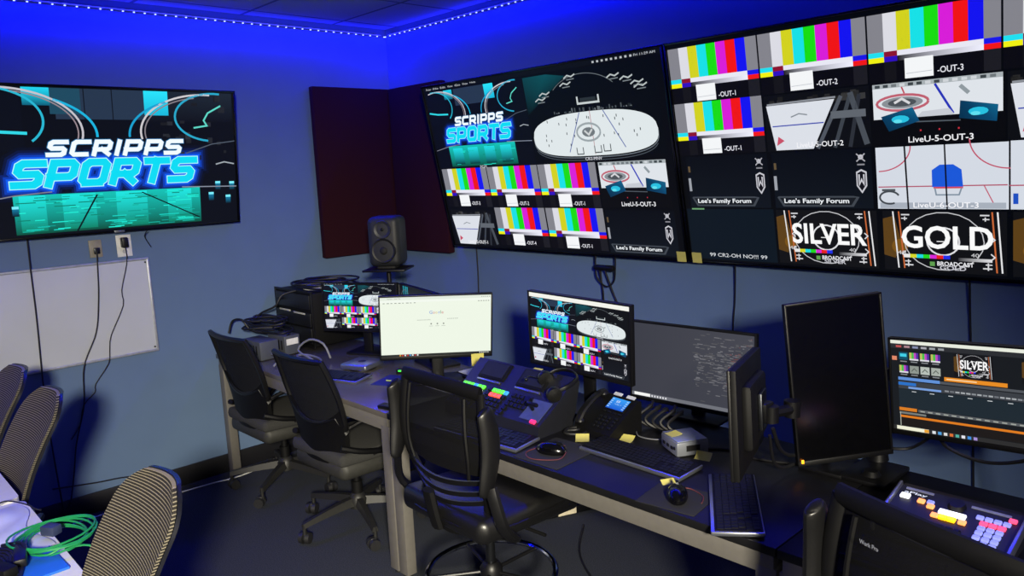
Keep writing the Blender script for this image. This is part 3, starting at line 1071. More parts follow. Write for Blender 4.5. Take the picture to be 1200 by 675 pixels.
# ------------------------------------------------------------------ monitors on the desks
monitor('small multiview monitor beside the black equipment case, partly behind white screen', (0.817, -0.872, 1.016), R(24.16), R(-3.7), R(-0.7), 0.49, 0.277, multiview())
cB = Canvas('#06080c')
cB.vgrad(0, 0, 16, 9, '#04060a', '#0a0e14', 1)
for u, v0, v1 in ((1.6, 6.6, 8.9), (2.6, 5.5, 8.9), (3.4, 6.8, 8.9)):
    cB.vgrad(u, v0, u + .5, v1, '#063c48', '#20a0b0', 2)
cB.arc(2.6, 6.0, 2.2, 2.2, 0, 180, .12, '#607078', 3)
monitor('dark monitor angled away behind the white screen monitor', (1.285, -0.815, 1.017), R(-13.6), 0, 0, 0.49, 0.277, cB)

cG = Canvas('#eef6e6')
cG.rect(0, 8.55, 16, 9, '#e4ecdf', 1)
cG.rect(0, 8.2, 16, 8.52, '#f2f8ee', 1)
cG.text('example - New Tab', 1.0, 8.66, 2.9, 8.84, '#70766e', 3)
for i in range(9):
    cG.rect(.4 + i * .55, 8.06, .4 + i * .55 + random.uniform(.2, .42), 8.16, '#8a9088', 3)
for i in range(5):
    cG.rect(14.1 + i * .36, 8.05, 14.3 + i * .36, 8.16, '#80867e', 3)
    cG.rect(14.6 + i * .28, 8.68, 14.7 + i * .28, 8.78, '#80867e', 3)
x = 7.0
for ch, col, wd, hh_, dn in (('G', '#9ab0dc', .46, .5, 0), ('o', '#d8a8a0', .3, .33, 0), ('o', '#dccf9c', .3, .33, 0), ('g', '#9ab0dc', .3, .46, .15), ('l', '#a0c4a4', .1, .52, 0), ('e', '#d8a8a0', .3, .33, 0)):
    cG.text(ch, x, 6.35 - dn, x + wd, 6.35 - dn + hh_, col, 3, bold=.02)
    x += wd + .06
cG.rect(5.2, 5.42, 7.2, 5.5, '#c4ccbe', 2)
cG.text('Search or type a URL', 5.3, 5.44, 7.1, 5.56, '#b0b8aa', 3)
for i in range(6):
    cG.rect(9.6 + i * .27, 5.5, 9.78 + i * .27, 5.62, '#b4bcb0', 3)
for i in range(3):
    cG.ell(7.25 + i * .9, 4.85, .12, .12, '#8c9288', 3, 12)
    cG.rect(6.95 + i * .9, 4.48, 7.5 + i * .9, 4.54, '#b0b8ac', 3)
cG.rect(0, 0, 16, .3, '#262826', 1)
for i, k in enumerate(('#f0a030', '#e04030', '#f0f0f0', '#d03030', '#50a0e0', '#f0f0f0', '#c04040', '#e8e8e8')):
    cG.rect(2.6 + i * .36, .04, 2.82 + i * .36, .26, k, 3)
for i in range(5):
    cG.rect(14.3 + i * .3, .06, 14.48 + i * .3, .22, '#d0d4cc', 3)
g_mon = monitor('monitor with a bright white search page, turned away from back wall', (1.64, -0.974, 1.022), R(55.74), R(6.9), R(2.26), 0.53, 0.313, cG)

monitor('multiview monitor with a white top bar standing behind the switcher and desk phone', (2.479, -0.925, 1.077), R(0.5), R(1.7), R(1.44), 0.53, 0.313, multiview(True))

c5 = Canvas('#3c3e48')
c5.hgrad(0, .42, 16, 9, '#3a3c46', '#44454e', 1)
for i in range(420):
    u = 15.6 - 7.2 * random.random() ** 1.5
    v = random.gauss(4.9, 1.75)
    if not .7 < v < 8.6:
        continue
    a = random.uniform(.12, .8)
    g = random.uniform(.30, .46)
    col = (g, g, g * 1.05)
    if u > 12.5 and random.random() < .25:
        col = (g * 1.1, g * .75, g * .78)
    c5.rect(u, v, min(15.8, u + a), v + .10, col, 2 + i % 3)
for v, k in ((8.5, '#c8ccd0'), (7.6, '#4888c8'), (6.7, '#d89070'), (5.9, '#c890b0')):
    c5.ell(.32, v, .2, .26, k, 3, 12)
    c5.rect(.15, v - .42, .5, v - .34, '#a0a4ac', 3)
c5.rect(0, 0, 16, .42, '#70727a', 1)
c5.rect(.35, .04, 2.6, .40, '#f6f6f4', 3)
for i in range(6):
    c5.rect(2.8 + i * .38, .1, 2.98 + i * .38, .32, '#e8e8ec', 3)
for v in (.75, 1.15):
    c5.rect(15.1, v, 15.8, v + .22, '#f0f0f0', 3)
c5.rect(15.2, 2.4, 15.8, 3.0, '#f4d8d8', 3)
monitor('monitor showing a plain grey desktop strewn with faint text', (2.844, -0.70, 0.957), R(3.8), R(0.2), 0, 0.54, 0.324, c5)

monitor('landscape monitor seen edge-on with its back towards the upright monitor', (3.307, -1.108, 0.995), R(291.76), R(3.2), R(-5.8), 0.51, 0.306, None, 'arm')
monitor('switched-off black monitor turned upright with an orange power light', (3.465, -0.812, 1.042), R(48.96), R(-2.3), R(-4.8), 0.306, 0.5195, None, 'arm', led_dot=True)

c8 = Canvas('#14181c')
c8.rect(0, 8.65, 16, 9, '#e8ecdf', 1)
c8.rect(0, 8.2, 16, 8.62, '#2a2c30', 1)
for i, k in enumerate(('#c05050', '#b08890', '#8890b0', '#a8a8b0', '#a0a4a8', '#989ca0')):
    c8.rect(.5 + i * .75, 8.3, 1.0 + i * .75, 8.5, k, 3)
c8.rect(.1, 7.0, .55, 7.4, '#e08868', 3)
for r_, v in enumerate((7.1, 5.8)):
    for i in range(4):
        u = .75 + i * .95
        pal = ['#30a8c8', '#80b060', '#b070b8', '#90b878', '#60a868', '#b8c0b0', '#c8d0c8', '#c0c8c8']
        if r_ == 1 and i > 0:
            c8.rect(u, v, u + .8, v + .75, ['#909890', '#b8c0b8', '#a8b0a8'][i - 1], 3)
            c8.line([(u + .15, v + .2), (u + .4, v + .5), (u + .65, v + .25)], .08, '#586058', 4)
        elif i == 0 and r_ == 0:
            c8.rect(u, v, u + .8, v + .75, '#0c5068', 3)
            c8.rect(u + .1, v + .3, u + .7, v + .6, '#40d0e8', 4)
        else:
            for j, k in enumerate(('#c0c060', '#48c048', '#c048c0', '#5030a0')):
                c8.rect(u + j * .2, v + .15, u + (j + 1) * .2, v + .75, k, 3)
            c8.rect(u, v, u + .8, v + .15, '#e0e0e8', 3)
        c8.rect(u + .1, v - .22, u + .7, v - .12, '#888c90', 3)
title_cell(c8, 5.55, 5.9, 3.2, 2.25, 'SILVER', 'SILVER')
title_cell(c8, 10.9, 5.9, 3.2, 2.25, 'GOLD', 'GOLD')
c8.rect(.6, 5.05, 4.3, 5.35, '#6090d8', 2)
c8.rect(4.3, 5.05, 15.6, 5.3, '#50545a', 2)
c8.rect(4.7, 5.4, 9.8, 5.78, '#e88c20', 4)
c8.rect(4.9, 5.55, 7.4, 5.64, '#fce0b0', 5)
c8.rect(.6, 4.2, 15.8, 4.95, '#3a3e44', 1)
c8.rect(.6, 4.55, 2.2, 4.85, '#2870c8', 3)
c8.rect(1.5, 4.25, 4.4, 4.45, '#78a0e0', 3)
for i in range(24):
    c8.rect(4.7 + i * .45, 4.35, 5.05 + i * .45, 4.5, random.choice(['#70747a', '#8a8e94', '#a8acb0']), 3)
c8.rect(.6, 2.3, 15.8, 4.15, '#1c2830', 1)
for i in range(9):
    c8.rect(1.8 + i * 1.6, 3.95, 2.2 + i * 1.6, 4.02, '#c8ccd0', 3)
c8.rect(.6, 1.98, 2.2, 2.3, '#d87c20', 3)
c8.rect(2.3, 1.98, 13.6, 2.25, '#585c60', 2)
for i in range(16):
    c8.rect(2.5 + i * .68, 2.04, 2.9 + i * .68, 2.16, '#a0a49c', 3)
c8.rect(.6, 1.65, 3.0, 1.85, '#787c78', 2)
c8.rect(.7, 1.3, 15.8, 1.52, '#e07c1c', 3)
c8.rect(.7, .45, 15.8, 1.28, '#1a1614', 1)
c8.rect(.65, .45, .72, 1.8, '#b0b4a8', 3)
c8.rect(0, 0, 16, .4, '#2c2c2c', 1)
c8.rect(.3, .03, 3.2, .38, '#f0f0d8', 3)
c8.rect(2.8, .05, 3.2, .36, '#e8a030', 4)
for i, k in enumerate(('#e0e4e8', '#50a0e0', '#e0e0e0', '#e07030', '#50b0a0', '#e8e8f0', '#4090e0', '#a890d8')):
    c8.rect(3.5 + i * .5, .06, 3.8 + i * .5, .34, k, 3)
monitor('monitor at the right end with orange bars of a playback program', (3.836, -0.70, 1.033), R(-2.1), R(1.5), R(-3.5), 0.53, 0.308, c8, 'arm')

# ------------------------------------------------------------------ monitor arms
t = thing('monitor_mount', 'black double monitor arm clamped behind the upright black monitor', 'monitor arm', (3.40, -0.76, 0.74), 0, 'monitor arms')
MB().box((0.03, -.04, .007), (.14, .13, .014), bevel=.004).build('base_plate', BLACK, t)
MB().cyl((0, 0, .01), (0, 0, .36), .018, n=16).build('pole', STEEL, t)
mb = MB()
mb.cyl((0, 0, .19), (0, 0, .27), .03)
mb.tube([(0, 0, .23), (-.03, -.12, .235), (-.005, -.22, .24), (-.02, -.32, .247)], .017, smooth=4)
mb.cyl((-.005, -.22, .215), (-.005, -.22, .265), .024)
mb.cyl((-.02, -.32, .22), (-.02, -.32, .27), .022)
mb.box((-.035, -.325, .25), (.03, .05, .06), bevel=.006)
mb.build('left_arm', BLACK, t)
mb = MB()
mb.cyl((0, 0, .28), (0, 0, .33), .028)
mb.tube([(0, 0, .305), (.015, -.005, .305)], .016)
mb.box((.012, -.008, .3), (.05, .05, .07), rot=Matrix.Rotation(R(49), 3, 'Z'), bevel=.006)
mb.build('right_arm', BLACK, t)
t = thing('monitor_mount', 'black single monitor arm holding the playback monitor at right end', 'monitor arm', (3.53, -0.69, 0.74), 0, 'monitor arms')
mb = MB()
mb.box((.03, -.07, .008), (.14, .20, .016), bevel=.005)
mb.cyl((0, .03, .016), (0, .03, .06), .034, .026)
mb.cyl((.035, -.11, .016), (.035, -.11, .03), .03, .02)
mb.build('base_plate', BLACK, t)
MB().cyl((0, .03, .03), (0, .03, .31), .019).build('pole', BLACK, t)
mb = MB()
mb.tube([(0, .03, .29), (.09, .14, .29), (.26, .13, .293), (.30, .09, .293)], .016, smooth=3)
mb.cyl((0, .03, .26), (0, .03, .32), .026)
mb.cyl((.14, .145, .265), (.14, .145, .315), .02)
mb.build('arm', BLACK, t)


# ------------------------------------------------------------------ keyboards and mice
def keyboard(label, loc, yaw, L=0.43, D=0.135, body=SILVER, keys=KEYCAP, deck=None, slope=2.5):
    t = thing('keyboard', label, 'keyboard', (loc[0], loc[1], 0.74), yaw, 'keyboards')
    Mk = Matrix.Rotation(R(slope), 4, 'X')
    mb = MB()
    mb.box((0, 0, 0.0095), (L, D, 0.013), bevel=.004, M=Mk)
    mb.build('body', body, t)
    mb = MB()
    mb.box((0, .003, 0.0165), (L - .012, D - .014, 0.003), bevel=.001, M=Mk)
    mb.build('deck_plate', deck or SOFTBLACK, t)
    mb = MB()
    rows_ = 6
    kd = (D - .026) / rows_
    for r_ in range(rows_):
        y = -D / 2 + .016 + kd * (r_ + .5)
        x = -L / 2 + .012
        k = 0
        while x < L / 2 - .014:
            wd = .0185
            if r_ == 0 and k == 3:
                wd = .11
            elif k == 0:
                wd = .0185 + .004 * ((rows_ - r_) % 4)
            if x + wd > L / 2 - .01:
                break
            if not (abs(x - L * .22) < .006 or abs(x - L * .30) < .004):
                mb.box((x + wd / 2, y, .0185), (wd - .0022, kd - .0022, .003), M=Mk)
            x += wd
            k += 1
    mb.build('key_field', keys, t)
    return t


keyboard('silver keyboard with black keys beside the small square computer in the corner', (1.077, -1.233), R(19))
keyboard('keyboard in front of the switcher, partly behind black drafting chair', (2.335, -1.305), R(5), D=.14)
keyboard('long silver edged keyboard between desk phone and small grey computer', (2.922, -1.127), R(-1.5), D=.135)
keyboard('silver edged keyboard turned askew under the edge-on monitor', (3.349, -1.234), R(-56.9), L=.40, D=.14)
keyboard('black keyboard half hidden by the chair at the right end', (3.83, -1.27), R(-4), body=BLACK)
PALEKEY = mat('pale_grey_keycap', '#b4b8c4', 0.5)
keyboard('pale keyed keypad lying beneath the white screen monitor', (1.70, -0.775), R(-10), L=.27, D=.13, body=BLACK, keys=PALEKEY)


def mouse(label, loc, yaw, cable):
    t = thing('computer_mouse', label, 'mouse', (loc[0], loc[1], loc[2]), yaw, 'computer mice')
    mb = MB()
    mb.sphere((0, 0, .012), .034, n=18, s=(.95, 1.72, .78))
    bmesh.ops.bisect_plane(mb.bm, geom=mb.bm.verts[:] + mb.bm.edges[:] + mb.bm.faces[:], plane_co=(0, 0, 0.001), plane_no=(0, 0, -1), clear_outer=True)
    ed = [e for e in mb.bm.edges if len(e.link_faces) == 1]
    bmesh.ops.contextual_create(mb.bm, geom=ed)
    mb.build('body', GLASSBLK, t)
    MB().cyl((-.004, .03, .036), (.004, .03, .036), .009, n=14).build('scroll_wheel', STEEL, t)
    mb = MB()
    mb.tube([(0, .056, .01)] + cable, .0018, n=6, smooth=5)
    mb.build('cord', mat('braided_red_cord', '#5a2a2a', 0.6), t)
    return t


MPAD = mat('mouse_pad_cloth', '#15161c', 0.85, scale=300)
tag(MB().box((0, 0, .0015), (.20, .235, .003), bevel=.001).build('mouse_pad', MPAD, None, (2.665, -1.262, .74), R(3)), 'black mouse pad beside the keyboard of the switcher', 'mouse pad', 'mouse pads')
tag(MB().box((0, 0, .0015), (.19, .17, .003), bevel=.001).build('mouse_pad', MPAD, None, (3.195, -1.30, .74), R(8)), 'black mouse pad left of the askew keyboard', 'mouse pad', 'mouse pads')
tag(MB().box((0, 0, .0015), (.20, .18, .003), bevel=.001).build('mouse_pad', mat('navy_mouse_pad', '#1a2468', 0.85), None, (1.42, -1.06, .74), R(25)), 'dark blue mouse pad in front of the white screen monitor', 'mouse pad', 'mouse pads')
mouse('black mouse on the pad beside the switcher keyboard', (2.655, -1.275, .743), R(-70), [(.06, .05, .004), (.08, -.04, .002), (.03, -.085, .002), (-.04, -.05, .002), (-.075, .02, .002)])
mouse('glossy black mouse on the pad left of the askew keyboard', (3.20, -1.305, .743), R(35), [(.04, .07, .002), (.075, .02, .002), (.07, -.03, .002)])

# things lying on the blue mouse pad
t = thing('usb_receiver', 'small black receiver with red and green lights before white screen monitor', 'receiver', (1.325, -0.965, .743), R(48))
MB().box((0, 0, .012), (.06, .025, .022), bevel=.003).build('body', BLACK, t)
MB().box((-.012, -.013, .016), (.014, .002, .008)).build('green_light', mat('green_led', '#30e040', .4, emit='#30e040', emit_s=1.5), t)
MB().box((.010, -.013, .016), (.014, .002, .008)).build('red_light', mat('red_led', '#ff4030', .4, emit='#ff3020', emit_s=2.0), t)
tag(MB().tube([(1.38, -1.10, .746), (1.44, -1.075, .747), (1.455, -1.04, .75), (1.44, -1.0, .748), (1.49, -.99, .746)], .003, smooth=6).build('charging_cable', mat('yellow_green_cable', '#b8c860', .5)), 'short yellow-green cable lying on the dark blue mouse pad', 'cable')
tag(MB().box((0, 0, .008), (.07, .045, .016), bevel=.004).build('card_reader', BLACK, None, (1.74, -1.345, .74), R(15)), 'small black gadget at the front edge of the desk, left of drafting chair', 'gadget')

# ------------------------------------------------------------------ small computers
t = thing('mini_computer', 'small square silver computer with dark emblem behind the corner keyboard', 'computer', (1.06, -1.03, .74), R(20))
MB().box((0, 0, .024), (.165, .165, .030), bevel=.010, seg=3).build('case', SILVER, t)
MB().cyl((0, 0, .0), (0, 0, .012), .07, n=24).build('foot_disc', BLACK, t)
mb = MB()
mb.sphere((0, 0, .0392), .022, n=14, s=(1, 1, .05))
mb.box((.010, .026, .0395), (.012, .004, .0008), rot=(0, 0, R(40)))
mb.build('emblem', HOLES, t)

t = thing('mini_computer', 'boxy grey mini computer with a sticky note, between keyboard and grey monitor', 'computer', (2.99, -0.953, .74), R(-29))
MB().box((0, 0, .028), (.125, .12, .05), bevel=.006).build('case', mat('grey_case', '#7c8088', .45, .3, .05), t)
MB().box((0, 0, .0545), (.118, .113, .004), bevel=.002).build('lid', mat('blue_grey_lid', '#8890a0', .4, .3, .05), t)
for i in range(3):
    MB().box((-.035 + .03 * i, -.0605, .026), (.016, .003, .01)).build('port', HOLES, t)
MB().cyl((.045, -.059, .03), (.045, -.062, .03), .006, n=12).build('power_button', HOLES, t)
MB().box((.0632, .0, .03), (.003, .05, .02)).build('vent', HOLES, t)
MB().box((.0, .0, .0015), (.11, .105, .003)).build('rubber_foot', RUBBER, t)


# ------------------------------------------------------------------ sticky notes
def note(label, loc, rot, s=.05, curl=.012):
    mb = MB()
    mb.panel(lambda u, v: (u * s / 2, (v - .5) * s, curl * max(0, v - .3) ** 2 * 2 + .0006), 4, 6, .0005, (0, 0, 1))
    o = mb.build('sticky_note', PAPERY)
    o.location = loc
    o.rotation_euler = rot
    return tag(o, label, 'sticky note', 'yellow sticky notes')


note('yellow sticky note between the desk phone and the switcher', (2.645, -1.10, .7405), (0, 0, R(40)))
note('yellow sticky note behind the long keyboard below grey monitor', (2.775, -1.005, .7405), (0, 0, R(15)))
note('yellow sticky note at the right end of the long keyboard', (3.085, -0.99, .7405), (R(18), 0, R(10)), .055)
note('yellow sticky note beside the glossy mouse near desk front', (3.125, -1.235, .7405), (0, 0, R(60)), .045)
note('yellow sticky note lying on top of the grey mini computer', (2.96, -0.975, .797), (0, 0, R(-20)), .045, .004)
note('yellow sticky note hanging from the lower corner of the white screen monitor', (1.735, -0.812, .845), (R(84), 0, R(56)), .06, .006)
note('yellow sticky note on top rim of the switcher', (2.30, -.985, .921), (0, 0, R(5)), .045, .003)
note('beige sticky note on bottom right corner of arena view wall display', (2.39, -.073, 1.292), (R(90) + tl, 0, 0), .05, .001)
note('beige sticky note on bottom left corner of SILVER and GOLD display', (2.475, -.073, 1.292), (R(90) + tl, 0, 0), .05, .001)

# ------------------------------------------------------------------ video switcher console
t = thing('video_switcher', 'sloped black video switcher console with lit buttons and two small screens', 'switcher', (2.245, -1.21, .74))
W2 = .55
side = [(-.0, 0), (.20, 0), (.245, .17), (.215, .19), (.125, .115), (.01, .045)]   # (depth, height)
mb = MB()
mb.prism([(a, b) for a, b in side], -W2 / 2, W2 / 2, Matrix(((0, 0, 1, 0), (1, 0, 0, 0), (0, 1, 0, 0), (0, 0, 0, 1))))
mb.build('body', mat('console_black', '#17181d', .45), t)
s1 = math.atan2(.07, .115)
s2 = math.atan2(.075, .09)
M1 = Matrix.Translation((0, .0675, .08)) @ Matrix.Rotation(s1, 4, 'X')     # lower key deck, local xy on its surface
M2 = Matrix.Translation((0, .17, .1525)) @ Matrix.Rotation(s2, 4, 'X')      # upper deck
for sx, nm in ((-.135, 'screen'), (.095, 'screen')):
    q = MB()
    q.box((sx + .0, .008, .003), (.155, .085, .006), bevel=.003, M=M2)
    fr = q.build('screen_bezel', SOFTBLACK, t)
    q = MB()
    q.box((sx, .010, .0065), (.13, .068, .003), M=M2)
    q.build('screen', mat('unlit_grey_screen', '#1c1e22', .55, spec=.2), fr)
    q = MB()
    q.box((sx, -.046, .004), (.14, .008, .008), bevel=.002, M=M2)
    q.build('silver_bar', SILVER, t)
# key rows with lit keys
KG = mat('lit_green_key', '#58e830', .4, emit='#58e830', emit_s=.9)
KB = mat('lit_blue_key', '#3890e8', .4, emit='#3890e8', emit_s=.8)
KR = mat('lit_red_key', '#f05040', .4, emit='#f05040', emit_s=1.0)
KW = mat('lit_white_key', '#e8e8f0', .4, emit='#e8e8f0', emit_s=.8)
KP = mat('lit_pink_key', '#e8306c', .4, emit='#e8306c', emit_s=.8)
sets = {'dark0': MB(), 'dark1': MB(), 'dark2': MB(), 'g': MB(), 'b': MB(), 'r': MB(), 'w': MB()}
for r_ in range(5):
    for k in range(18):
        if k in (6, 12) or (r_ < 2 and k > 13):
            continue
        key = 'dark%d' % (0 if k < 6 else 1 if k < 12 else 2)
        if r_ == 4 and (0 <= k <= 5 or 8 <= k <= 11):
            key = 'g' if k % 4 != 3 else 'b'
        if r_ == 3 and k <= 5:
            key = 'b' if k < 4 else 'w'
        if r_ == 3 and 8 <= k <= 10:
            key = 'r'
        sets[key].box((-.25 + k * .0232, -.052 + r_ * .0235, .004), (.019, .018, .008), bevel=.0015, seg=1, M=M1)
for key, m, nm in (('dark0', KEYCAP, 'dark_key_bank'), ('dark1', KEYCAP, 'dark_key_bank'), ('dark2', KEYCAP, 'dark_key_bank'), ('g', KG, 'green_key_bank'), ('b', KB, 'blue_key_bank'), ('r', KR, 'red_key_bank'), ('w', KW, 'white_key_bank')):
    sets[key].build(nm, m, t)
mb = MB()
mb.box((.205, .0, .001), (.10, .10, .004), M=M1)
mb.build('fader_plate', mat('blue_grey_plate', '#3c4470', .4), t)
mb = MB()
mb.tube([M1 @ Vector(p) for p in ((.19, .0, .0), (.195, .0, .03), (.205, -.005, .045), (.225, -.005, .045))], .007, smooth=4)
mb.box((.215, -.005, .045), (.055, .014, .016), bevel=.005, M=M1)
mb.build('fader_handle', BLACK, t)
MB().cyl(M1 @ Vector((.145, .03, 0)), M1 @ Vector((.145, .03, .022)), .016, .014).build('knob', BLACK, t)
MB().box((.235, -.054, .005), (.026, .016, .01), bevel=.002, M=M1).build('pink_key', KP, t)

# headset lying on the switcher
t = thing('headset', 'black headset with boom microphone lying on the right end of the switcher', 'headset', (2.455, -1.075, .895), R(-40))
t.rotation_euler = (R(-34), R(12), R(-32))
t.scale = (.8, .8, .8)
mb = MB()
mb.tube([(-.085, 0, .03), (-.09, .03, .075), (-.055, .07, .115), (0, .085, .125), (.055, .07, .115), (.09, .03, .075), (.085, 0, .03)], .006, smooth=5, flat=1.8)
mb.build('headband', BLACK, t)
for s in (-1, 1):
    q = MB()
    q.lathe([(.012, -.018), (.036, -.014), (.04, 0), (.036, .012), (.014, .016)], 20, Matrix.Translation((s * .085, 0, .012)) @ Matrix.Rotation(R(90), 4, 'Y'))
    q.build('ear_cup', VINYL, t)
mb = MB()
mb.tube([(-.085, -.01, .0), (-.06, -.09, -.01), (-.01, -.12, -.015)], .003, smooth=5)
mb.sphere((-.01, -.12, -.015), .010)
mb.build('microphone_boom', STEEL, t)
tag(MB().tube([(2.545, -1.08, .747), (2.58, -1.05, .75), (2.555, -1.0, .747), (2.60, -1.0, .75), (2.62, -1.07, .747), (2.57, -1.11, .75), (2.55, -1.06, .752), (2.60, -.98, .75)], .006, smooth=6).build('headset_cable', CABLE), 'coiled black cable on desk between switcher and desk phone', 'cable')

# ------------------------------------------------------------------ desk phone
t = thing('desk_phone', 'black desk phone with a lit blue display, right of the switcher', 'telephone', (2.655, -0.965, .74), R(-6))
mb = MB()
mb.prism([(-.085, 0), (.085, 0), (.085, .115), (.07, .118), (-.085, .022)], -.095, .095, Matrix(((0, 0, 1, 0), (1, 0, 0, 0), (0, 1, 0, 0), (0, 0, 0, 1))))
mb.build('body', SOFTBLACK, t)
sp = math.atan2(.096, .155)
Mp = Matrix.Translation((0, -.0075, .070)) @ Matrix.Rotation(sp, 4, 'X')
cP = Canvas('#1468e0')
cP.vgrad(0, 0, 16, 9, '#1058d0', '#38a0f8', 1)
for i in range(5):
    cP.rect(.4, 1.0 + i * 1.6, 2.4, 1.7 + i * 1.6, '#a8d4ff', 2)
    cP.rect(13.6, 1.0 + i * 1.6, 15.6, 1.7 + i * 1.6, '#a8d4ff', 2)
cP.text('8:30', 5.4, 5.4, 8.4, 7.4, '#f0f8ff', 2)
cP.text('Fri Apr 11', 5.4, 3.4, 11.4, 4.6, '#c8e4ff', 2)
scr = MB()
scr.box((.025, .05, .002), (.10, .062, .006), bevel=.002, M=Mp)
sb = scr.build('display_frame', BLACK, t)
cP.build('display', sb, Mp @ Matrix.Translation((.025, .05, .0055)) @ Matrix.Rotation(R(-90), 4, 'X'), .09, .054)
mb = MB()
for r_ in range(4):
    for k in range(3):
        mb.box((-.008 + k * .022, -.02 - r_ * .016, .003), (.015, .010, .006), bevel=.001, seg=1, M=Mp)
for k in range(4):
    mb.box((-.015 + k * .027, .008, .003), (.018, .007, .005), bevel=.001, seg=1, M=Mp)
    mb.box((.068, -.015 - k * .016, .003), (.016, .009, .005), bevel=.001, seg=1, M=Mp)
mb.build('key_pad', KEYCAP, t)
mb = MB()
mb.tube([Mp @ Vector(p) for p in ((-.068, -.085, .018), (-.069, -.05, .032), (-.07, 0, .036), (-.069, .05, .032), (-.068, .085, .018))], .016, smooth=4, flat=.7)
mb.sphere(Mp @ Vector((-.068, -.075, .014)), .021, s=(1, 1, .8))
mb.sphere(Mp @ Vector((-.068, .075, .014)), .021, s=(1, 1, .8))
mb.build('handset', BLACK, t)
mb = MB()
for s in (-.012, .055):
    mb.box((s + .003, .095, .006), (.04, .014, .003), M=Mp)
mb.build('paper_label', mat('label_paper', '#c8ccd4', .8), t)

# ------------------------------------------------------------------ playback button panel
t = thing('button_panel', 'black playback control panel with glowing white, orange and pink buttons', 'control panel', (3.862, -1.045, .74), R(-1))
mb = MB()
mb.prism([(-.105, 0), (.105, 0), (.105, .075), (.08, .078), (-.105, .03)], -.15, .15, Matrix(((0, 0, 1, 0), (1, 0, 0, 0), (0, 1, 0, 0), (0, 0, 0, 1))))
mb.build('body', mat('console_black', '#17181d', .45), t)
Mq = Matrix.Translation((0, -.0125, .0545)) @ Matrix.Rotation(math.atan2(.048, .185), 4, 'X')
for s in (-1, 1):
    MB().box((s * .153, -.003, -.004), (.008, .205, .03), bevel=.002, M=Mq).build('side_rail', SILVER, t)


def lit(nm, col, s=1.2):
    return mat(nm, col, .4, emit=col, emit_s=s)


def keys(nm, m, lst, sz=(.02, .016), one=False):
    q = None
    for x, y in lst:
        if q is None or not one:
            q = MB()
        q.box((x, y, .003), (sz[0], sz[1], .008), bevel=.002, seg=1, M=Mq)
        if not one:
            q.build(nm, m, t)
    if one:
        q.build(nm, m, t)


keys('white_key', lit('glow_white', '#f4f6ff', 1.6), [(-.125, .048), (-.02, .022), (0, .022), (.02, .022)], (.024, .018))
keys('orange_key', lit('glow_orange', '#ff9a58', 1.2), [(-.082, .042), (-.055, .03), (-.035, .0), (.03, .0)], (.018, .016))
keys('yellow_key', lit('glow_yellow', '#ffb010', 1.6), [(-.015, .0), (.005, .0)], (.02, .018))
keys('pink_key', lit('glow_pink', '#ff4a72', 1.2), [(.128, .058), (.074, .018), (.094, .018), (.114, .018)], (.018, .014))
keys('violet_key', lit('glow_violet', '#8890e8', .7), [(.06 + .02 * i, .038) for i in range(4)] + [(.074 + .02 * i, -.002 - .02 * j) for i in range(3) for j in range(4)] + [(-.06, .046)], (.017, .014))
keys('dark_key_bank', KEYCAP, [(-.13 + .02 * i, -.04 - .02 * j) for i in range(9) for j in range(3)], (.017, .014), True)
for q, w_ in (((-.10, .085, .001), .07), ((.075, .075, .001), .09)):
    MB().box(q, (w_, .007, .003), M=Mq).build('silver_bar', mat('violet_grey_bar', '#7c80a0', .4), t)
cT = Canvas('#17181d')
cT.text('aPlay', .5, 1, 15.5, 8, '#e8ecff', 1, bold=.018)
cT.build('lettering', t, Mq @ Matrix.Translation((-.105, .068, .0006)) @ Matrix.Rotation(R(-90), 4, 'X'), .062, .017, .0004)
MB().lathe([(.001, .0), (.022, .0), (.018, .012), (.001, .012)], 18, Mq @ Matrix.Translation((.0, .06, 0))).build('jog_wheel', KEYCAP, t)


# ------------------------------------------------------------------ chairs
CASTER = mat('dark_caster', '#1a1a1c', 0.5)
MESHBLK = mesh_fabric('black_chair_mesh', '#0a0a0b', see=0.28)
MESHDARK = mesh_fabric('grey_chair_mesh', '#191a1d', see=0.12)
MESHSTRIPE = mesh_fabric('striped_chair_mesh', '#2b2925', see=0.0, stripe='#8a826e', period=0.0066)


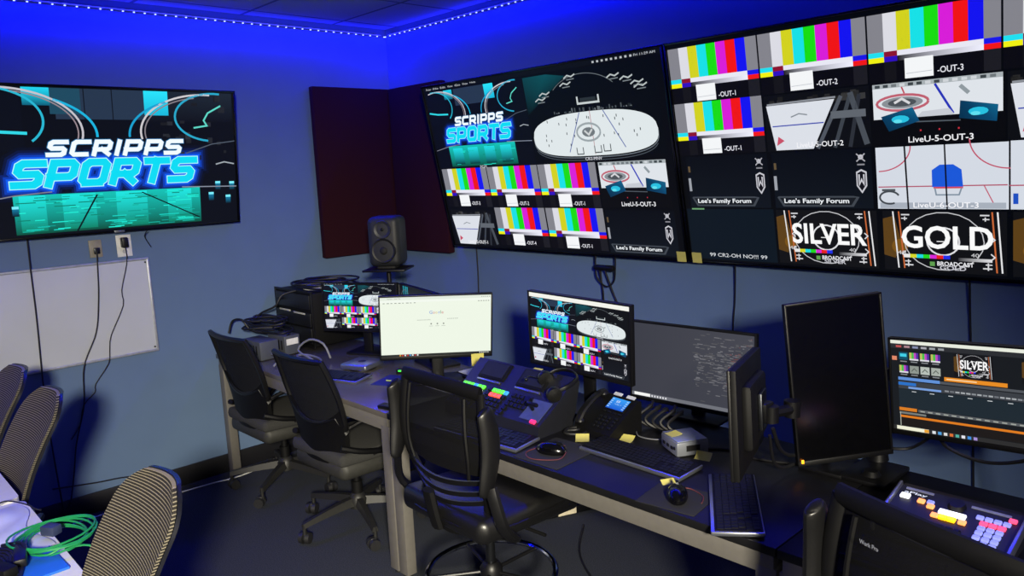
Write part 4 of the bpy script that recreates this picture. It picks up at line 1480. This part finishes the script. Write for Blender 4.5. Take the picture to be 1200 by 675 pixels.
def star_base(t, phase, rad, hub_z, col, zc=0.40, legs=5, wheel=.028, column_mat=None):
    mb = MB()
    mb.lathe([(.02, hub_z - .03), (.045, hub_z - .025), (.048, hub_z + .02), (.03, hub_z + .05), (.02, hub_z + .055)], 20)
    mb.build('base_hub', col, t)
    mb = MB()
    mb.cyl((0, 0, hub_z), (0, 0, (hub_z + zc) / 2), .028)
    mb.cyl((0, 0, (hub_z + zc) / 2), (0, 0, zc), .017)
    mb.build('gas_column', column_mat or SOFTBLACK, t)
    for i in range(legs):
        a = R(phase + 360 / legs * i)
        ca, sa = math.cos(a), math.sin(a)
        mb = MB()
        Ml = Matrix.Rotation(a, 4, 'Z')
        n = 7
        rings = []
        for k in range(n):
            q = k / (n - 1)
            x = .03 + q * (rad - .03)
            z = hub_z + .012 - .032 * q ** 1.5
            wd = .024 - .009 * q
            hg = .020 - .009 * q
            rings.append([Ml @ Vector(p) for p in ((x, -wd, z - hg), (x, wd, z - hg), (x, wd * .6, z + hg), (x, -wd * .6, z + hg))])
        V = [[mb.bm.verts.new(p) for p in r_] for r_ in rings]
        for A, B in zip(V, V[1:]):
            for j in range(4):
                mb.bm.faces.new((A[j], A[(j + 1) % 4], B[(j + 1) % 4], B[j]))
        mb.bm.faces.new(V[0][::-1])
        mb.bm.faces.new(V[-1])
        mb.cyl((ca * (rad - .006), sa * (rad - .006), wheel * 1.2), (ca * (rad - .006), sa * (rad - .006), hub_z - .012), .009, n=10)
        lg = mb.build('leg', col, t)
        mb = MB()
        b = a + .6 + i * 1.1
        cb, sb_ = math.cos(b), math.sin(b)
        cx, cy_ = ca * rad - cb * .014, sa * rad - sb_ * .014
        for s in (-1, 1):
            c0 = Vector((cx - sb_ * s * .007, cy_ + cb * s * .007, wheel))
            c1 = Vector((cx - sb_ * s * .027, cy_ + cb * s * .027, wheel))
            mb.cyl(c0, c1, wheel, wheel * .93, n=18)
        mb.box((cx, cy_, wheel + .012), (.03, .018, wheel * 1.3), rot=(0, 0, b), bevel=.004)
        mb.build('caster', CASTER, lg)


def rounded_seat(w, d, h, y0, z0, wf=1.0):
    """cushion with rounded plan, waterfall front (local +y is the front)"""
    mb = MB()
    mb.box((0, y0, z0), (w, d, h), bevel=h * .46, seg=4)
    vs = mb.bm.verts[:]
    for v in vs:
        u = v.co.x / (w / 2)
        q = (v.co.y - y0) / (d / 2)
        # round the plan corners
        k = max(0, (u * u * q * q) - .25)
        v.co.x *= 1 - .13 * k
        v.co.y = y0 + (v.co.y - y0) * (1 - .13 * k)
        if q > .5:
            v.co.z -= .03 * ((q - .5) / .5) ** 2 * wf
    return mb


def task_chair(label, loc, rotz, phase, group):
    t = thing('task_chair', label, 'chair', (loc[0], loc[1], 0), rotz, group)
    star_base(t, phase - math.degrees(rotz), .31, .115, STEELGREY, .34)
    rounded_seat(.49, .47, .06, .0, .438).build('seat', SEATFAB, t)
    mb = rounded_seat(.47, .45, .085, -.0, .378)
    mb.build('seat_shell', mat('grey_seat_shell', '#282825', .6), t)
    mb = MB()
    mb.box((0, 0, .335), (.2, .22, .05), bevel=.012)
    mb.cyl((.1, .04, .335), (.25, .06, .33), .007, n=8)
    mb.build('tilt_mechanism', SOFTBLACK, t)

    def back(u, v):
        z = .47 + .45 * v
        w = .205 + .03 * math.sin(v * 2.2) - .05 * max(0, v - .6)
        y = -.20 - .045 * v - .055 * v * v + .045 * u * u * (1 - .3 * v)
        return Vector((u * w, y, z))
    mb = MB()
    mb.panel(lambda u, v: back(u * .93, .26 + .71 * v) + Vector((0, .004, 0)), 16, 16, .004)
    mb.build('back_mesh', MESHDARK, t)
    mb = MB()
    rim = [back(-1, v / 10) for v in range(2, 11)] + [back(u / 5, 1.0) for u in range(-4, 5)] + [back(1, v / 10) for v in range(10, 1, -1)] + \
          [back(u / 5, .27 + .17 * (abs(u) / 5) ** 2) for u in range(4, -5, -1)]
    mb.tube(rim, .0135, n=8, closed=True)
    mb.build('back_frame', BLACK, t)
    mb = MB()

    def shell(u, v):
        top = .29 + .20 * abs(u) ** 2.2
        p = back(u * 1.0, -.15 + (top + .15) * v)
        return p + Vector((0, -.022 + .012 * v, 0))
    mb.panel(shell, 18, 8, .022)
    mb.build('back_shell', SOFTBLACK, t)
    for s in (-1, 1):
        mb = MB()
        mb.tube([(s * .20, -.17, .575), (s * .245, -.10, .615), (s * .262, .0, .632), (s * .262, .10, .63), (s * .26, .15, .60), (s * .25, .12, .53), (s * .235, .03, .455), (s * .21, -.06, .43)], .015, smooth=4, flat=.75)
        mb.tube([(s * .205, -.20, .50), (s * .235, -.12, .47), (s * .235, -.02, .445), (s * .21, .04, .43)], .018, smooth=4, flat=.8)
        a = mb.build('armrest', BLACK, t)
    return t


STEELGREY = mat('grey_nylon_base', '#1b1b1a', .5)
task_chair('black mesh office chair nearest the left wall at the corner desk', (0.465, -1.218), R(1), -124, 'office chairs at the corner desk')
task_chair('black mesh office chair second from left wall, before the silver corner keyboard', (1.222, -1.215), R(2), -90, 'office chairs at the corner desk')


def drafting_chair(label, loc, rotz, phase, group):
    t = thing('drafting_chair', label, 'chair', (loc[0], loc[1], 0), rotz, group)
    star_base(t, phase, .29, .10, BLACK, .50, column_mat=STEEL)
    mb = MB()
    n = 48
    rr = .232
    mb.tube([(rr * math.cos(2 * PI * i / n), rr * math.sin(2 * PI * i / n), .31) for i in range(n)], .0105, n=10, closed=True)
    fr = mb.build('foot_ring', CHROME, t)
    mb = MB()
    mb.lathe([(.024, .28), (.04, .285), (.042, .325), (.03, .345), (.024, .35)], 18)
    for k in range(5):
        a = R(20 + 72 * k)
        mb.cyl((.03 * math.cos(a), .03 * math.sin(a), .312), (rr * math.cos(a), rr * math.sin(a), .31), .007, n=8)
    mb.build('ring_spokes', BLACK, fr)
    mb = MB()
    mb.box((0, -.02, .525), (.17, .2, .06), bevel=.012)
    mb.cyl((.06, .02, .52), (.24, .05, .512), .006, n=8)
    mb.build('tilt_mechanism', SOFTBLACK, t)
    rounded_seat(.50, .49, .085, .01, .598).build('seat', VINYL, t)
    mb = MB()
    mb.tube([(math.copysign(abs(math.cos(a)) ** .55, math.cos(a)) * .243, .01 + math.copysign(abs(math.sin(a)) ** .55, math.sin(a)) * .235, .598 - (.02 if math.sin(a) > .6 else 0)) for a in [2 * PI * i / 40 for i in range(40)]], .005, closed=True, n=6)
    mb.build('seat_piping', BLACK, t)

    def back(u, v):
        z = .62 + .43 * v
        w = .165 + .055 * min(1, v * 2.2) + .008 * math.sin(v * PI) - .03 * max(0, v - .55)
        y = -.165 - .03 * math.sin(v * 3.0) - .015 * v + .055 * u * u * (1 - .45 * v)
        return Vector((u * w, y - .02, z))
    mb = MB()
    mb.panel(lambda u, v: back(u * .9, .36 + .6 * v) + Vector((0, .006, 0)), 16, 14, .003)
    mb.build('back_mesh', MESHBLK, t)
    mb = MB()
    for sgn in (-1, 1):
        mb.tube([back(sgn, v / 12) + Vector((0, 0, 0)) for v in range(0, 13)], lambda q: .021 - .003 * q, n=10, flat=.6, up=(0, 1, 0))
        mb.tube([back(sgn * .72, .33 + .62 * v / 8) + Vector((0, -.004, 0)) for v in range(0, 9)], .006, n=6)
    top = [back(u / 8, 1.0 + .03 * (1 - (u / 8) ** 2)) for u in range(-8, 9)]
    mb.tube(top, .024, n=10, flat=.6, up=(0, 1, 0))
    mb.build('back_frame', SOFTBLACK, t)
    mb = MB()
    for k, v in enumerate((.30, .20, .11)):
        mb.panel(lambda u, q, v=v: back(u * .95, v + .042 * q - .055 * (1 - u * u)) + Vector((0, -.012, 0)), 14, 3, .010)
    mb.build('lumbar_slat', BLACK, t)
    mb = MB()
    mb.panel(lambda u, q: back(u * 1.05, -.16 + .17 * q - .05 * (1 - u * u)) + Vector((0, -.02, 0)), 14, 6, .02)
    mb.tube([(0, -.22, .56), (0, -.235, .62), (0, -.25, .70)], .03, smooth=4, flat=.5, up=(0, 1, 0))
    mb.build('back_bracket', SOFTBLACK, t)
    for s in (-1, 1):
        mb = MB()
        mb.tube([(s * .16, -.06, .545), (s * .255, -.10, .56), (s * .285, -.17, .63), (s * .272, -.19, .72), (s * .258, -.19, .76)], .022, smooth=4, flat=.65)
        br = mb.build('armrest_bracket', BLACK, t)
        mb = MB()
        mb.tube([(s * .248, -.215, .735), (s * .252, -.20, .78), (s * .255, -.185, .86), (s * .255, -.185, .94), (s * .252, -.195, 1.0), (s * .250, -.20, 1.015)],
                lambda q: .011 + .026 * math.sin(PI * min(1, max(0, q)) ) ** .55, smooth=6, flat=.55, n=14, up=(1, 0, 0))
        mb.build('flip_up_arm_pad', VINYL, br)
    return t


drafting_chair('black mesh drafting chair with flipped-up armrests before the switcher', (2.50, -1.45), R(-2), 55, 'drafting chairs')
dc2 = drafting_chair('black drafting chair in front of the playback button panel', (4.075, -1.53), R(-18), 20, 'drafting chairs')
# pale maker's lettering woven on the back of the chair at the right end
cW = None
mb = MB()
ps, ax, bx, ay, by = text_polys('Work Pro', 0.01)
for q in ps:
    mb.bm.faces.new([mb.bm.verts.new(((x - ax) / (bx - ax) * .042 - .13, 0, (y - ay) / (by - ay) * .009)) for x, y in q])
o = mb.build('lettering', mat('pale_thread', '#8a8e98', .8), dc2)
o.location = (0.02, -.232, 1.0)


def conference_chair(label, loc, rotz, group):
    t = thing('conference_chair', label, 'chair', (loc[0], loc[1], 0), rotz, group)
    star_base(t, 18, .255, .11, BLACK, .40)
    rounded_seat(.48, .46, .07, .02, .455).build('seat', SEATFAB, t)
    mb = MB()
    mb.box((0, 0, .39), (.22, .24, .06), bevel=.015)
    mb.build('tilt_mechanism', SOFTBLACK, t)

    def back(u, v, g=1.0):
        z = .48 + .52 * v
        e = max(0.0, (v - .82) / .18)
        w = (.175 + .022 * math.sin(v * 2.6)) * (1 - .46 * e ** 2.4)
        if v < .12:
            w *= 1 - .16 * (1 - v / .12) ** 2
        y = -.175 - .08 * v - .115 * v * v + .03 * u * u * (1 - .35 * v) + .02 * math.sin(v * PI)
        return Vector((u * w * g, y, z))
    mb = MB()
    mb.panel(lambda u, v: back(u, v), 22, 26, .010)
    mb.build('backrest', MESHSTRIPE, t)
    mb = MB()
    mb.panel(lambda u, v: back(u, -.02 + 1.025 * v, 1.015) + Vector((0, -.012, 0)), 20, 24, .011)
    mb.build('back_shell', mat('navy_black_shell', '#14151c', .38), t)
    mb = MB()
    mb.tube([(0, -.20, .62), (0, -.235, .52), (0, -.17, .41), (0, -.06, .385)], .032, smooth=5, flat=.5, up=(0, 1, 0))
    mb.build('back_spine', BLACK, t)
    for s in (-1, 1):
        mb = MB()
        mb.tube([(s * .16, -.225, .60), (s * .245, -.17, .60), (s * .27, -.05, .625), (s * .27, .10, .63)], .016, smooth=5, flat=.8)
        mb.tube([(s * .27, .02, .625), (s * .265, .0, .52), (s * .20, .0, .425)], .016, smooth=4)
        ar = mb.build('armrest', BLACK, t)
        q = MB()
        q.box((s * .27, .02, .648), (.07, .24, .02), bevel=.009, seg=3)
        q.build('arm_pad', VINYL, ar)
    return t


conference_chair('chair with pale striped mesh back nearest the green cables', (2.465, -2.865), R(180), 'striped chairs at the white tables')
conference_chair('striped dark chair at the far white table, in front of its neighbour', (1.27, -2.84), R(182), 'striped chairs at the white tables')
conference_chair('striped dark chair at the far white table, farthest from green cables', (0.72, -2.84), R(182), 'striped chairs at the white tables')

# ------------------------------------------------------------------ white tables at lower left
TABLETOP = mat('white_laminate', '#d9d8d4', .4, var=.03)


def table(label, x0, x1, y1):
    t = thing('folding_table', label, 'table', ((x0 + x1) / 2, y1 - .38, 0), 0, 'white meeting tables')
    w, d = x1 - x0, .76
    mb = MB()
    q = .025
    poly = []
    for sx, sy, a0 in ((1, 1, 0), (-1, 1, 90), (-1, -1, 180), (1, -1, 270)):
        for k in range(5):
            a = R(a0 + 22.5 * k)
            poly.append((sx * (w / 2 - q) + q * math.cos(a), sy * (d / 2 - q) + q * math.sin(a)))
    mb.prism(poly, .693, .72)
    mb.build('tabletop', TABLETOP, t)
    for sx in (-1, 1):
        q = MB()
        q.tube([(sx * (w / 2 - .09), -d / 2 + .06, .012), (sx * (w / 2 - .09), d / 2 - .06, .012)], .02, n=8)
        q.cyl((sx * (w / 2 - .09), 0, .012), (sx * (w / 2 - .09), 0, .693), .025, n=14)
        q.build('leg', FRAMEGREY, t)
    mb = MB()
    mb.box((0, 0, .67), (w - .25, .04, .04))
    mb.build('stretcher', FRAMEGREY, t)
    return t


table('white table reaching towards the wall display, behind the one with cables', 0.10, 1.515, -2.675)
table('white table nearest the camera carrying the green cables', 1.55, 2.95, -2.67)

# paper / plastic bag, folder, cables on the near table
mb = MB()
rnd = random.Random(3)


def sheet(u, v):
    x = 1.60 + .42 * v
    y = -2.80 + .10 * u
    z = .7215 + .016 * (math.sin(u * 3.1 + v * 5) * math.sin(v * 9 + u) * .5 + .5) * (1 - u * u) + .003
    return Vector((x + .02 * math.sin(u * 4), y + .018 * math.sin(v * 8), z))


mb.panel(sheet, 22, 26, .0015, (0, 0, 1))
tag(mb.build('plastic_bag', mat('milky_plastic', '#cfd2e2', .3, var=.03)), 'crumpled milky plastic bag on the near white table', 'plastic bag')
tag(MB().box((0, 0, .004), (.20, .24, .008), bevel=.002).build('folder', mat('blue_folder', '#1f62c8', .45, var=.05), None, (2.10, -2.815, .72), R(2)), 'bright blue folder under the cables on the near white table', 'folder')
GREEN = mat('green_network_cable', '#1a8248', .45)
t = thing('network_cable', 'coil of green network cable hanging over the edge of the near white table', 'cable', (2.02, -2.70, .73))
mb = MB()
pts = []
for k in range(6 * 12):
    a = 2 * PI * k / 12
    lp = k // 12
    jx, jy = .008 * math.sin(lp * 2.3), .006 * math.cos(lp * 1.7)
    pts.append((.105 * math.cos(a) * (1 + .05 * math.sin(lp)) + jx - .02, (.072 + .008 * lp) * math.sin(a) + jy + .02, .004 + .006 * lp * .8 + .004 * math.sin(a * 2 + lp)))
mb.tube(pts, .0032, n=6, smooth=2)
mb.tube([(.08, .03, .01), (.09, .09, -.01), (.10, .095, -.12), (.12, .10, -.30), (.14, .10, -.45)], .0032, n=6, smooth=5)
mb.build('coil', GREEN, t)
MB().box((-.06, .02, .022), (.05, .035, .03), rot=(0, 0, R(30)), bevel=.006).build('cable_wrap', mat('dark_blue_wrap', '#2a3350', .6), t)
t = thing('power_adapter_bundle', 'bundle of black leads and adapters lying on the blue folder', 'cables', (2.06, -2.80, .728))
mb = MB()
for k in range(9):
    y = -.06 + .014 * k
    mb.tube([(-.10 - .02 * (k % 3), y - .05, .006), (-.03, y * .7, .012 + .003 * k), (.05, y * .5 - .01, .010), (.13 + .02 * (k % 2), y * .8 - .05, .006)], .0045, n=6, smooth=5)
mb.build('leads', CABLE, t)
MB().box((.01, .02, .02), (.10, .032, .026), rot=(0, R(3), R(-12)), bevel=.006).build('adapter', BLACK, t)
MB().box((.07, -.03, .02), (.07, .04, .028), rot=(0, 0, R(20)), bevel=.006).build('plug', SOFTBLACK, t)
tag(MB().tube([(1.63, -2.79, .744), (1.60, -2.73, .75), (1.67, -2.685, .745), (1.70, -2.67, .735), (1.72, -2.655, .73)], .0025, n=6, smooth=6).build('thin_cable', CABLE), 'thin dark lead curling across far end of the plastic bag', 'cable')

# ------------------------------------------------------------------ left wall: whiteboard, outlets, hanging leads
t = thing('whiteboard', 'white dry-erase board mounted below the left wall display', 'whiteboard', (0.0, -2.365, 1.082))
MB().box((.010, 0, 0), (.012, 1.33, .512), bevel=.001).build('board', mat('dry_erase_white', '#bcc0c6', .3, var=.02, scale=5), t)
mb = MB()
mb.box((.011, 0, .257), (.020, 1.35, .014), bevel=.003)
mb.box((.011, 0, -.257), (.020, 1.35, .014), bevel=.003)
mb.box((.011, .669, 0), (.020, .012, .512), bevel=.003)
mb.box((.011, -.669, 0), (.020, .012, .512), bevel=.003)
mb.build('frame', mat('pale_aluminium', '#b4b8c0', .4, .5), t)
mb = MB()
for s in (-1, 1):
    mb.cyl((.016, .655, s * .238), (.019, .655, s * .238), .005, n=10)
mb.build('screws', STEEL, t)

t = thing('outlet_plate', 'dark grey cable box recessed in the wall above the whiteboard', 'outlet', (0, -1.945, 1.418))
MB().box((.004, 0, 0), (.008, .062, .092), bevel=.002).build('plate', mat('beige_metal', '#8a8474', .5), t)
MB().box((.010, 0.004, -.012), (.014, .03, .034), bevel=.004).build('connector', STEEL, t)
t = thing('outlet_plate', 'white wall outlet with a black plug just below the left display', 'outlet', (0, -1.803, 1.420))
MB().box((.003, 0, 0), (.006, .076, .118), bevel=.002).build('plate', WHITE, t)
MB().box((.022, -.002, .018), (.04, .032, .055), bevel=.006).build('plug', BLACK, t)
MB().cyl((.006, 0, -.03), (.009, 0, -.03), .012, n=14).build('socket', mat('socket_grey', '#b0b0ac', .5), t)


def lead(name, label, pts, r=.004, m=None, smooth=6, grp='wires on the walls'):
    return tag(MB().tube(pts, r, n=6, smooth=smooth).build(name, m or CABLE), label, 'cable', grp)


lead('hanging_cable', 'black lead falling from the display across left part of whiteboard', [(.03, -2.255, 1.50), (.028, -2.258, 1.35), (.028, -2.262, 1.1), (.028, -2.273, .80), (.02, -2.275, .6), (.02, -2.27, .3), (.025, -2.26, .02)])
lead('hanging_cable', 'black lead falling in a wide curve from the dark cable box', [(.02, -1.945, 1.405), (.03, -1.955, 1.30), (.030, -1.968, 1.157), (.03, -2.0, .98), (.028, -2.079, .806), (.015, -2.10, .6), (.015, -2.159, .405), (.018, -2.19, .25), (.03, -2.235, .06)], .0035)
lead('hanging_cable', 'thin kinked black lead falling from the white wall outlet', [(.03, -1.805, 1.41), (.03, -1.807, 1.33), (.030, -1.85, 1.185), (.03, -1.852, 1.10), (.03, -1.93, .95), (.028, -1.946, .87), (.028, -1.96, .80), (.012, -2.03, .70), (.012, -2.039, .656), (.012, -2.10, .60), (.012, -2.13, .50), (.012, -2.18, .43)], .0026, smooth=3)
lead('hanging_cable', 'short black pigtail dangling under right end of left display', [(.08, -1.70, 1.495), (.03, -1.70, 1.46), (.02, -1.67, 1.40)], .003)
lead('floor_cable', 'dark cable drooping along the foot of the left wall', [(.03, -2.30, .20), (.03, -2.1, .17), (.03, -1.9, .14), (.06, -1.7, .03), (.08, -1.6, .008)], .004)
lead('floor_cable', 'white cable lying on the carpet along the black baseboard', [(.10, -2.5, .004), (.085, -2.1, .004), (.11, -1.73, .004), (.13, -1.5, .004), (.148, -1.385, .004), (.12, -1.2, .004)], .004, WHITE)

# ------------------------------------------------------------------ back wall leads
lead('wall_cable', 'black lead running down the back wall behind the white screen monitor', [(.846, -.018, 1.30), (.843, -.012, 1.1), (.839, -.012, .95), (.84, -.012, .6), (.85, -.015, .12), (.86, -.03, .01)])
lead('wall_cable', 'black lead running down the back wall above the grey monitor', [(2.647, -.03, 1.30), (2.635, -.012, 1.1), (2.625, -.012, .96), (2.62, -.012, .6), (2.62, -.015, .12), (2.64, -.03, .01)])
lead('wall_cable', 'black lead running down the back wall above the playback monitor', [(3.594, -.03, 1.30), (3.60, -.012, 1.1), (3.62, -.012, .8), (3.64, -.012, .41), (3.65, -.015, .12), (3.66, -.03, .01)])
t = thing('cable_junction', 'black connectors and looped leads hanging below the arena view display', 'cable junction', (1.90, -.05, 1.205))
MB().box((0, 0, 0), (.13, .035, .028), bevel=.008).build('connector', BLACK, t)
for pts in ([(-.06, 0, .07), (-.062, 0, .0), (-.05, 0, -.06), (0, .01, -.10), (.05, .01, -.07), (.07, 0, .0), (.072, 0, .07)], [(-.05, .01, .0), (-.03, .02, -.15), (-.07, .03, -.22)], [(-.04, .01, .0), (-.035, .02, -.12), (-.03, .03, -.25)], [(.0, .0, -.01), (.04, .02, -.14), (.085, .03, -.24)]):
    MB().tube(pts, .0045, n=6, smooth=6).build('lead', CABLE, t)

lead('monitor_cable', 'black lead looping under the playback monitor at right end', [(3.70, -.66, .90), (3.72, -.62, .83), (3.82, -.60, .80), (3.93, -.62, .84), (3.98, -.65, .90)], .006, grp='monitor leads')
lead('monitor_cable', 'black lead hanging from playback monitor down behind its button panel', [(3.96, -.66, .90), (4.02, -.60, .86), (4.05, -.58, .70), (4.03, -.57, .50), (4.0, -.55, .2), (4.0, -.5, .01)], .007, grp='monitor leads')
lead('monitor_cable', 'black lead sagging from the edge-on monitor to its arm', [(3.37, -1.05, .93), (3.36, -.98, .84), (3.37, -.90, .80), (3.40, -.82, .83), (3.41, -.77, .92)], .006, grp='monitor leads')
lead('monitor_cable', 'second black lead sagging lower from the edge-on monitor', [(3.365, -1.06, .91), (3.35, -1.0, .80), (3.355, -.92, .765), (3.39, -.80, .79), (3.41, -.765, .86)], .005, grp='monitor leads')
lead('monitor_cable', 'black lead from the upright monitor looping over desk to right', [(3.50, -.77, .86), (3.54, -.66, .80), (3.60, -.60, .79), (3.66, -.62, .84), (3.69, -.66, .88)], .005, grp='monitor leads')
lead('desk_cable', 'black lead lying across desk beneath the edge-on monitor', [(3.05, -.90, .744), (3.12, -.86, .744), (3.20, -.88, .744), (3.33, -.84, .744), (3.37, -.78, .744)], .004, grp='desk leads')
lead('desk_cable', 'thin pale lead on desk behind the long keyboard', [(2.74, -.90, .744), (2.79, -.95, .744), (2.86, -.94, .744), (2.90, -.88, .744), (2.93, -.84, .744)], .0025, GREYCABLE, grp='desk leads')
t = thing('cable_clump', 'clump of black plugs and leads hanging behind desk phone under grey monitor', 'cables', (2.80, -.84, .74))
for k in range(5):
    x = -.07 + .034 * k
    q = MB()
    q.tube([(x, .06, .085 - .012 * (k % 3)), (x + .012, .03, .075), (x - .01, -.02, .04), (x + .02, -.01, .012), (x + .06, .02, .006)], .006, n=6, smooth=5)
    q.box((x + .006, .035, .07), (.016, .026, .016), bevel=.004)
    q.build('lead', CABLE, t)

# ------------------------------------------------------------------ under the desk
t = thing('power_strip', 'black power strip with pale label on the carpet under the middle desk', 'power strip', (1.94, -.46, 0), R(68))
MB().box((0, 0, .022), (.34, .055, .04), bevel=.006).build('body', BLACK, t)
MB().box((0, -.0285, .022), (.10, .002, .03)).build('label', mat('cream_label', '#c8bfa4', .7), t)
lead('floor_cable', 'black lead looping over the carpet below the middle desk', [(2.1, -.5, .006), (2.3, -.75, .006), (2.6, -.9, .006), (2.9, -.85, .006), (3.1, -.6, .006), (3.3, -.5, .006)], .005, grp='floor leads')

# ------------------------------------------------------------------ corner equipment
t = thing('equipment_case', 'black rack equipment case on corner desk with coiled cables on top', 'equipment case', (.247, -.80, .74), R(1))
mb = MB()
mb.box((0, 0, .175), (.43, .34, .32), bevel=.008)
mb.build('case', SOFTBLACK, t)
mb = MB()
for sx in (-1, 1):
    mb.box((sx * .211, -.172, .175), (.014, .012, .325), bevel=.003)
for z in (.012, .338):
    mb.box((0, -.172, z), (.436, .012, .014), bevel=.003)
mb.build('edge_trim', BLACK, t)
for z, h in ((.28, .085), (.175, .08), (.08, .09)):
    q = MB()
    q.box((0, -.176, z), (.40, .012, h), bevel=.002)
    f = q.build('rack_unit', mat('rack_face', '#15161a', .4), t)
    q = MB()
    q.tube([(-.15, -.182, z), (-.15, -.205, z), (-.10, -.205, z), (-.10, -.182, z)], .004, n=6)
    q.build('handle', STEEL, f)
mb = MB()
mb.box((-.09, -.184, .215), (.13, .003, .010), bevel=.001)
mb.box((.08, -.184, .21), (.13, .003, .010), bevel=.001)
mb.build('pale_strip', mat('pale_strip', '#b8b8b0', .5), t)


def coil(name, label, c, rx, ry, turns, r, m, seed, tail=None, rise=.012, wild=.12):
    rn = random.Random(seed)
    pts = []
    for k in range(turns):
        ox, oy = rn.uniform(-wild, wild) * rx, rn.uniform(-wild, wild) * ry
        sx, sy = 1 + rn.uniform(-wild, wild) * 1.6, 1 + rn.uniform(-wild, wild) * 1.6
        ph, lift = rn.uniform(0, 2 * PI), rn.uniform(.0, 1.0)
        for j in range(10):
            a = 2 * PI * j / 10
            pts.append((c[0] + ox + rx * sx * math.cos(a), c[1] + oy + ry * sy * math.sin(a), c[2] + r + rise * (k + j / 10) + rise * lift * (1 + math.sin(a + ph))))
    if tail:
        pts += tail
    return tag(MB().tube(pts, r, n=6, smooth=3).build(name, m), label, 'cable', 'coiled cables in the corner')


coil('coiled_cable', 'thick black cable coil lying on top of the equipment case', (.32, -.80, 1.080), .17, .12, 6, .006, CABLE, 5, None, .007, .3)
coil('coiled_cable', 'white cable coil lying on top of the equipment case', (.36, -.86, 1.080), .10, .07, 3, .006, WHITE, 9, None, .004)
coil('coiled_cable', 'tangle of black cable in front of the equipment case, on grey boxes', (.27, -1.15, .853), .17, .09, 7, .006, CABLE, 12, None, .012, .35)
coil('coiled_cable', 'grey cable arching on the corner desk right of the small grey box', (.66, -1.12, .742), .10, .05, 1, .006, GREYCABLE, 15, [(.62, -1.16, .80), (.68, -1.12, .86), (.76, -1.08, .84), (.79, -1.06, .76)], .02)
lead('loose_cable', 'black lead arching above the chair nearest the left wall', [(.10, -1.32, .86), (.12, -1.30, .93), (.18, -1.27, .94), (.22, -1.24, .88), (.30, -1.18, .86)], .006, grp='loose leads')
lead('loose_cable', 'black lead rising from the tangle to the equipment case', [(.12, -1.18, .87), (.16, -1.15, .95), (.25, -1.09, 1.0), (.27, -1.05, 1.06), (.30, -.97, 1.08)], .006, grp='loose leads')
lead('loose_cable', 'grey lead from the small grey boxes down to desk front', [(.48, -1.24, .77), (.55, -1.28, .79), (.64, -1.26, .80), (.66, -1.33, .75)], .006, GREYCABLE, grp='loose leads')

BOXGREY = mat('grey_box_metal', '#4a4e56', .5, .2, .05)
for lb, x, y, w, d, h, st in (('grey metal box with dark side on corner desk nearest the left wall', .36, -1.255, .20, .115, .105, False), ('narrow grey box with a white sticker beside the equipment case', .36, -1.11, .18, .10, .11, True)):
    t = thing('converter_box', lb, 'electronics box', (x, y, .74), R(4), 'grey boxes in the corner')
    MB().box((0, 0, h / 2 + .003), (w, d, h), bevel=.005).build('case', BOXGREY, t)
    mb = MB()
    for k in range(5):
        mb.box((-.06 + .03 * k, -d / 2 - .0005, h * .55), (.014, .003, h * .5), bevel=.001)
    mb.build('vent', HOLES, t)
    if st:
        MB().box((w / 2 + .001, 0, h * .70), (.002, d * .75, h * .32)).build('sticker', mat('white_sticker', '#d0d0c8', .7), t)
    mb = MB()
    for sx in (-1, 1):
        for sy in (-1, 1):
            mb.cyl((sx * w * .38, sy * d * .36, 0), (sx * w * .38, sy * d * .36, .004), .008, n=8)
    mb.build('rubber_foot', RUBBER, t)

# speaker on its stand behind the small monitor
t = thing('speaker_stand', 'black pole stand with a flat plate rising behind the corner desk', 'speaker stand', (.735, -.605, 0))
MB().lathe([(.001, 0), (.14, 0), (.14, .012), (.03, .02), (.02, .04)], 28).build('foot_plate', BLACK, t)
MB().cyl((0, 0, .01), (0, 0, 1.19), .014).build('pole', BLACK, t)
MB().box((0, 0, 1.194), (.25, .21, .012), rot=(0, 0, R(38)), bevel=.003).build('top_plate', BLACK, t)
t = thing('studio_speaker', 'small dark grey two-way studio speaker standing before the maroon panels', 'speaker', (.735, -.605, 1.20), R(38))
t.scale = (1.06, 1.06, 1.06)
mb = MB()
mb.box((0, .02, .148), (.178, .17, .272), bevel=.034, seg=5)
mb.build('cabinet', mat('graphite_enclosure', '#1e2024', .55, .0), t)
Ms = Matrix.Translation((0, -.066, 0)) @ Matrix.Rotation(R(90), 4, 'X')
MB().lathe([(.02, -.015), (.045, -.006), (.064, .003), (.066, .0), (.07, -.004)], 28, Matrix.Translation((0, -.066, .100)) @ Matrix.Rotation(R(90), 4, 'X')).build('woofer', mat('woofer_black', '#101012', .55), t)
MB().sphere((0, -.064, .100), .022, s=(1, .4, 1)).build('dust_cap', RUBBER, t)
MB().lathe([(.010, -.012), (.03, -.002), (.046, .004), (.05, -.002)], 24, Matrix.Translation((0, -.066, .215)) @ Matrix.Rotation(R(90), 4, 'X')).build('tweeter_waveguide', mat('waveguide', '#26282e', .5), t)
MB().sphere((0, -.068, .215), .009).build('tweeter_dome', STEEL, t)
MB().box((0, .01, .006), (.10, .10, .012), bevel=.004).build('foot', RUBBER, t)
